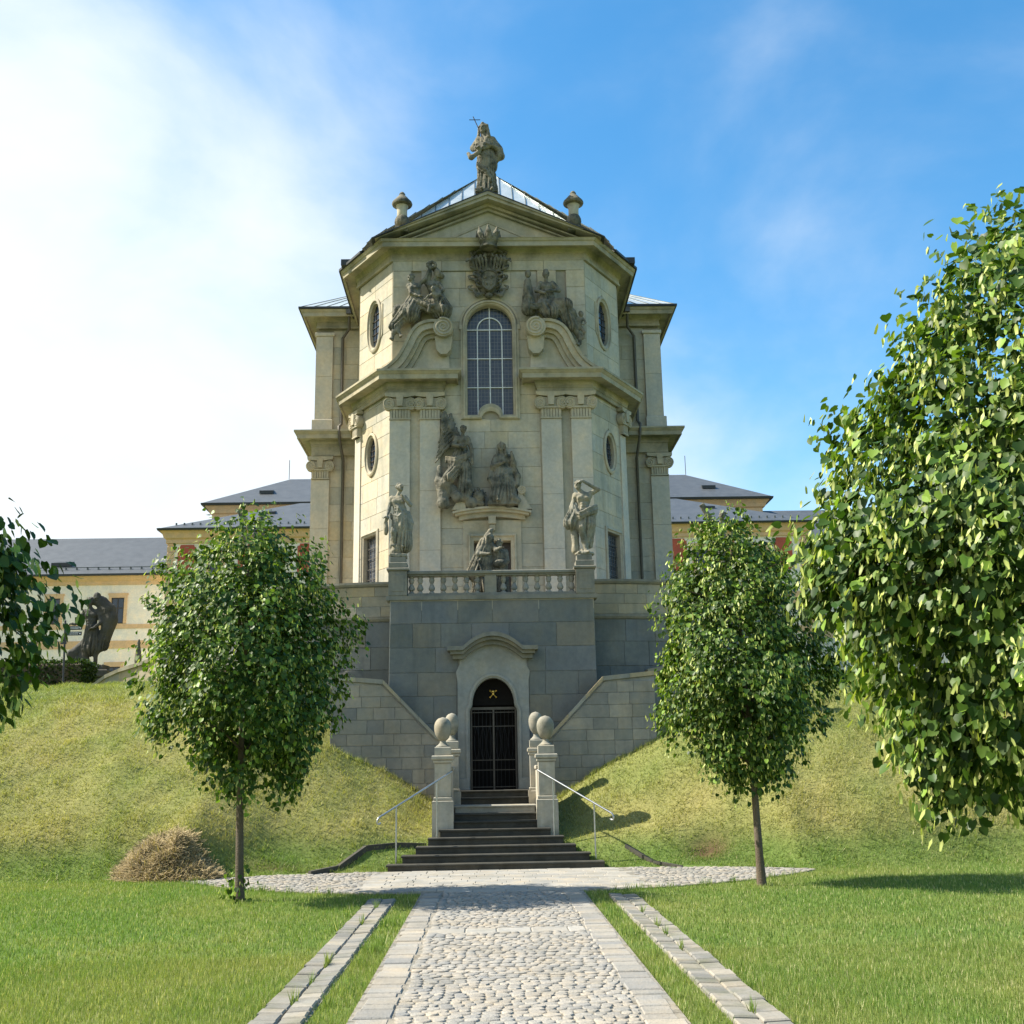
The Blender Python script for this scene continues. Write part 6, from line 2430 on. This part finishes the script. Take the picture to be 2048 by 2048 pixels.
def tree(label, base, top_pt, prof, nclump, per, size, extra=(), nsingle=0, trunk=.075, seed=0, shoots=14, bract=.35):
    """prof: list of (z, radius, cx, cy) rings of the crown"""
    r = np.random.default_rng(seed)
    x0, y0 = base
    z0 = float(height(x0, y0))
    t_ = empty('linden_tree', (x0, y0, z0), label, 'tree', 'young linden trees')
    pz = np.array([p[0] for p in prof])
    R = lambda z: np.interp(z, pz, [p[1] for p in prof])
    CX = lambda z: np.interp(z, pz, [p[2] for p in prof])
    CYY = lambda z: np.interp(z, pz, [p[3] for p in prof])
    # clump centres, biased to the shell
    zz = np.linspace(pz[0], pz[-1], 200)
    w = R(zz) ** 1.5 + .05
    z = r.choice(zz, nclump, p=w / w.sum()) + r.normal(0, .04, nclump)
    th = r.uniform(0, 2 * PI, nclump)
    q = 1 - .62 * r.random(nclump) ** 1.7
    lump = 1 + .16 * np.sin(3 * th + 2.1 * z + seed) + .16 * np.sin(5 * th - 3.7 * z + 2 * seed) * r.uniform(.4, 1.3, nclump)
    rr = R(z) * q * lump
    C = np.stack([CX(z) + rr * np.cos(th), CYY(z) + rr * np.sin(th), z], 1)
    if len(extra):
        E = []
        for (ex, ey, ez, er, n_) in extra:
            d = r.normal(0, 1, (n_, 3))
            d /= np.linalg.norm(d, axis=1)[:, None]
            E.append(np.array([ex, ey, ez]) + d * er * r.random((n_, 1)) ** .5)
        C = np.concatenate([C] + E)
    nC = len(C)
    k = r.poisson(per, nC) + 3
    idx_ = np.repeat(np.arange(nC), k)
    sp_ = np.array([.115, .115, .16]) * (size / .085) ** .5
    P = C[idx_] + np.clip(r.normal(0, 1, (len(idx_), 3)), -1.8, 1.8) * sp_ * r.uniform(.6, 1.5, (nC, 1))[idx_]
    # upright shoots out of the crown top
    S = []
    for j in range(shoots):
        a = r.uniform(0, 2 * PI)
        zt = r.uniform(pz[0] + .3 * (pz[-1] - pz[0]), pz[-1])
        rr_ = R(zt) * r.uniform(.6, 1.02)
        b = np.array([CX(zt) + rr_ * math.cos(a), CYY(zt) + rr_ * math.sin(a), zt])
        d = np.array([math.cos(a) * .55, math.sin(a) * .55, r.uniform(.3, 1)]) * r.uniform(.25, .62)
        n_ = r.integers(7, 13)
        S.append(b + d * np.linspace(.1, 1, n_)[:, None] + r.normal(0, .035, (n_, 3)))
    P = np.concatenate([P] + S)
    ctr = np.stack([CX(P[:, 2]), CYY(P[:, 2]), P[:, 2] * .6 + .4 * (pz[0] + pz[-1]) / 2], 1)
    out = P - ctr
    out /= np.linalg.norm(out, axis=1)[:, None] + 1e-6
    sz = size * rng.uniform(.65, 1.25, len(P))
    fr = frames(P, out, .75, .38)
    crown = empty('crown', (x0, y0, pz[0]), parent=t_)
    single = np.zeros(len(P), bool)
    if nsingle:
        d = np.linalg.norm(P - CAM, axis=1)
        score = sz / d
        v = P - CAM
        zc = v @ fw
        vis = (np.abs(v @ r2 / zc) < .455) & (np.abs(v @ u2 / zc) < .455) & (out[:, 1] < .1)
        score = np.where(vis, score, 0)
        single[np.argsort(-score)[:nsingle]] = True
        for i in np.where(single)[0]:
            o = bpy.data.objects.new('leaf', random.choice(LEAF_MESH))
            col.objects.link(o)
            o.parent = crown
            M = Matrix.Identity(4)
            for a_ in range(3):
                M[a_][0], M[a_][1], M[a_][2] = fr[0][i][a_] * sz[i], fr[1][i][a_] * sz[i], fr[2][i][a_] * sz[i]
                M[a_][3] = P[i][a_] - WL[crown.name][a_]
            o.matrix_basis = M
    g = ~single
    V, Fc = place(LEAFV, LEAFF, P[g], tuple(f[g] for f in fr), sz[g])
    cc = np.repeat(leaf_colors(int(g.sum())), len(LEAFV), 0)
    np_mesh('foliage', V, Fc, 'leaf', crown, colors=cc, kind='stuff')
    # pale flower bracts
    nb = int(len(P) * bract)
    pick = r.choice(len(P), nb)
    Pb = P[pick] + out[pick] * .05 + r.normal(0, .03, (nb, 3))
    V, Fc = place(BRV, BRF, Pb, frames(Pb, out[pick] * .35, 1.1, .3), size * r.uniform(.7, 1.25, nb))
    cb = np.array([.37, .42, .12]) * r.uniform(.65, 1.25, (nb, 1))
    np_mesh('flower_bracts', V, Fc, 'leaf', crown, colors=np.repeat(cb, len(BRV), 0), kind='stuff')
    # trunk and limbs
    tp = Vector((top_pt[0], top_pt[1], top_pt[2]))
    b0 = Vector((x0, y0, z0 - .1))
    pts, rad_ = [], []
    for i in range(11):
        q_ = i / 10
        p = b0.lerp(tp, q_)
        p.x += .03 * math.sin(q_ * 5 + seed)
        pts.append(p)
        rad_.append(trunk * (1.25 if i == 0 else 1.0 - .72 * q_))
    m = MB()
    m.tube(pts, rad_, 12)
    m.obj('trunk', 'bark', t_, 60)
    for j in range(22):
        i = int(r.integers(0, nC))
        c = Vector(C[i])
        zb_ = max(prof[0][0] - .1, min(c.z - .5, tp.z - .3))
        q_ = (zb_ - b0.z) / (tp.z - b0.z)
        s0 = b0.lerp(tp, max(.2, min(.95, q_)))
        mid = s0.lerp(c, .5) + Vector((0, 0, .12))
        m = MB()
        m.tube([s0, s0.lerp(mid, .6), mid, c], [trunk * .35, trunk * .26, trunk * .2, .008], 6)
        m.obj('branch', 'bark', t_, 60)
    return t_


tree('slim linden on the left lawn with a dense dark egg-shaped crown', (-4.64, 20.73), (-4.75, 20.73, 6.4),
     [(1.9, .5, -4.4, 20.7), (2.5, 1.0, -4.6, 20.7), (3.2, 1.55, -4.6, 20.7), (4.1, 1.75, -4.6, 20.7), (5.0, 1.66, -4.72, 20.7), (5.9, 1.3, -4.75, 20.7), (6.5, .8, -4.7, 20.7), (6.9, .25, -4.6, 20.7)],
     620, 30, .088, extra=[(-4.66, 20.6, .14, .1, 2)], seed=3, shoots=46, trunk=.078)
tree('slim linden on the right lawn with leaning trunk, smaller of the two on the right', (4.84, 21.5), (4.65, 21.5, 6.4),
     [(1.95, .5, 4.7, 21.5), (2.5, 1.0, 4.75, 21.5), (3.2, 1.4, 4.78, 21.5), (4.0, 1.52, 4.78, 21.5), (5.0, 1.38, 4.72, 21.5), (5.8, 1.1, 4.68, 21.5), (6.5, .75, 4.6, 21.5), (6.95, .25, 4.5, 21.5)],
     560, 30, .088, seed=5, shoots=42, trunk=.078, bract=.5)
tree('large flowering linden crown filling the right edge of the picture', (4.95, 9.5), (4.95, 9.5, 6.6),
     [(1.85, .6, 4.3, 9.5), (2.4, 1.4, 4.55, 9.5), (3.1, 1.8, 4.72, 9.5), (4.0, 1.92, 4.9, 9.5), (4.9, 1.75, 4.92, 9.5), (5.8, 1.4, 4.95, 9.5), (6.5, .95, 4.95, 9.5), (7.1, .4, 4.95, 9.5)],
     680, 32, .092, extra=[(2.95, 9.4, 3.85, .35, 16), (2.75, 9.4, 3.7, .2, 7), (3.45, 9.3, 2.2, .45, 14)], nsingle=300, seed=8, shoots=40, trunk=.085, bract=.55)
tree('linden at the left edge of the picture, only its right-hand leaves in view', (-5.5, 8.75), (-5.65, 8.75, 5.6),
     [(1.9, .5, -5.34, 8.75), (2.5, 1.05, -5.34, 8.75), (3.1, 1.38, -5.34, 8.75), (3.75, 1.36, -5.38, 8.75), (4.15, 1.05, -5.5, 8.75), (4.6, .85, -5.7, 8.75), (5.5, .75, -5.85, 8.75), (6.1, .4, -5.85, 8.75)],
     430, 32, .09, extra=[(-4.12, 8.75, 3.75, .2, 7)], nsingle=150, seed=13, shoots=8, trunk=.08, bract=.2)

# clipped hedge on the left bank and a sapling beside it
hg = empty('clipped_hedge', (-15.2, 39.5, 5.0), 'dark clipped hedge on top of the left bank beside the signpost', 'hedge')
n = 5200
P = np.stack([rng.uniform(-17.6, -14.3, n), rng.uniform(39.2, 40.4, n), rng.uniform(4.9, 6.2, n)], 1)
e_ = rng.integers(0, 3, n)
P[e_ == 0, 2] = 6.2 + rng.normal(0, .05, (e_ == 0).sum())
P[e_ == 1, 1] = 39.2 + rng.normal(0, .05, (e_ == 1).sum())
P[e_ == 2, 0] = -14.3 + rng.normal(0, .05, (e_ == 2).sum())
o_ = rng.normal(0, 1, (n, 3))
o_ /= np.linalg.norm(o_, axis=1)[:, None]
V, Fc = place(LEAFV, LEAFF, P, frames(P, o_, .2, .6), rng.uniform(.05, .09, n))
np_mesh('foliage', V, Fc, 'leaf', hg, colors=np.repeat(leaf_colors(n, .02) * .55, len(LEAFV), 0), kind='stuff')
m = MB()
m.bbox(-17.55, -14.36, 39.27, 40.33, 4.8, 6.14, .08)
m.obj('stems', 'bark', hg)

# heap of hay at the foot of the left bank
HX, HY = -7.15, 25.15
hz = float(height(HX, HY))
hp = empty('hay_heap', (HX, HY, hz), 'heap of dry brown hay at the foot of the left bank', 'hay heap')


def hay_h(x, y):
    h = np.zeros_like(x)
    for ox, oy, rx, ry, t in ((-.42, 0, .55, .5, .46), (.12, .05, .38, .45, .62), (-.12, -.15, .4, .4, .5), (.5, -.05, .42, .4, .3), (.8, 0, .3, .3, .14), (-.78, -.05, .28, .3, .16), (.0, -.42, .5, .22, .2)):
        d = ((x - HX - ox) / rx) ** 2 + ((y - HY - oy) / ry) ** 2
        h = np.maximum(h, t * np.clip(1 - d, 0, 1) ** .7)
    return h * (1 + .22 * vnoise(x * 7, y * 7, 9))


hx, hy = np.meshgrid(np.linspace(HX - 1.15, HX + 1.15, 47), np.linspace(HY - .75, HY + .75, 31))
hgz = height(hx, hy) - .04 + hay_h(hx, hy)
ix = np.arange(hx.size).reshape(hx.shape)
np_mesh('heap_core', np.stack([hx.ravel(), hy.ravel(), hgz.ravel()], 1), np.stack([ix[:-1, :-1].ravel(), ix[:-1, 1:].ravel(), ix[1:, 1:].ravel(), ix[1:, :-1].ravel()], 1), 'hay', hp,
        colors=np.tile([.15, .105, .055], (hx.size, 1)), smooth=True)
n = 15000
a = rng.uniform(0, 2 * PI, n)
q = np.sqrt(rng.random(n)) * 1.12
px, py = HX + .98 * q * np.cos(a), HY + .62 * q * np.sin(a)
pz_ = height(px, py) + hay_h(px, py) + rng.uniform(-.02, .05, n)
d = np.stack([rng.normal(0, 1, n) + (px - HX) * .8, rng.normal(0, .8, n) + (py - HY), rng.normal(0, .6, n) - .15], 1)
d /= np.linalg.norm(d, axis=1)[:, None]
L = (.08 + .34 * rng.random(n) ** 2)[:, None]
p0 = np.stack([px, py, pz_], 1)
sd_ = np.cross(d, np.array([0, -.6, .8]))
sd_ /= np.linalg.norm(sd_, axis=1)[:, None] + 1e-6
wd = .005
V = np.stack([p0 - sd_ * wd, p0 + sd_ * wd, p0 + d * L * .6 + np.array([0, 0, .02]) + sd_ * wd, p0 + d * L * .6 + np.array([0, 0, .02]) - sd_ * wd], 1)
hc = np.array([.42, .33, .18]) * rng.uniform(.35, 1.3, (n, 1))
np_mesh('hay_straw', V.reshape(-1, 3), np.arange(n * 4).reshape(n, 4), 'hay', hp, colors=np.repeat(hc, 4, 0), kind='stuff')
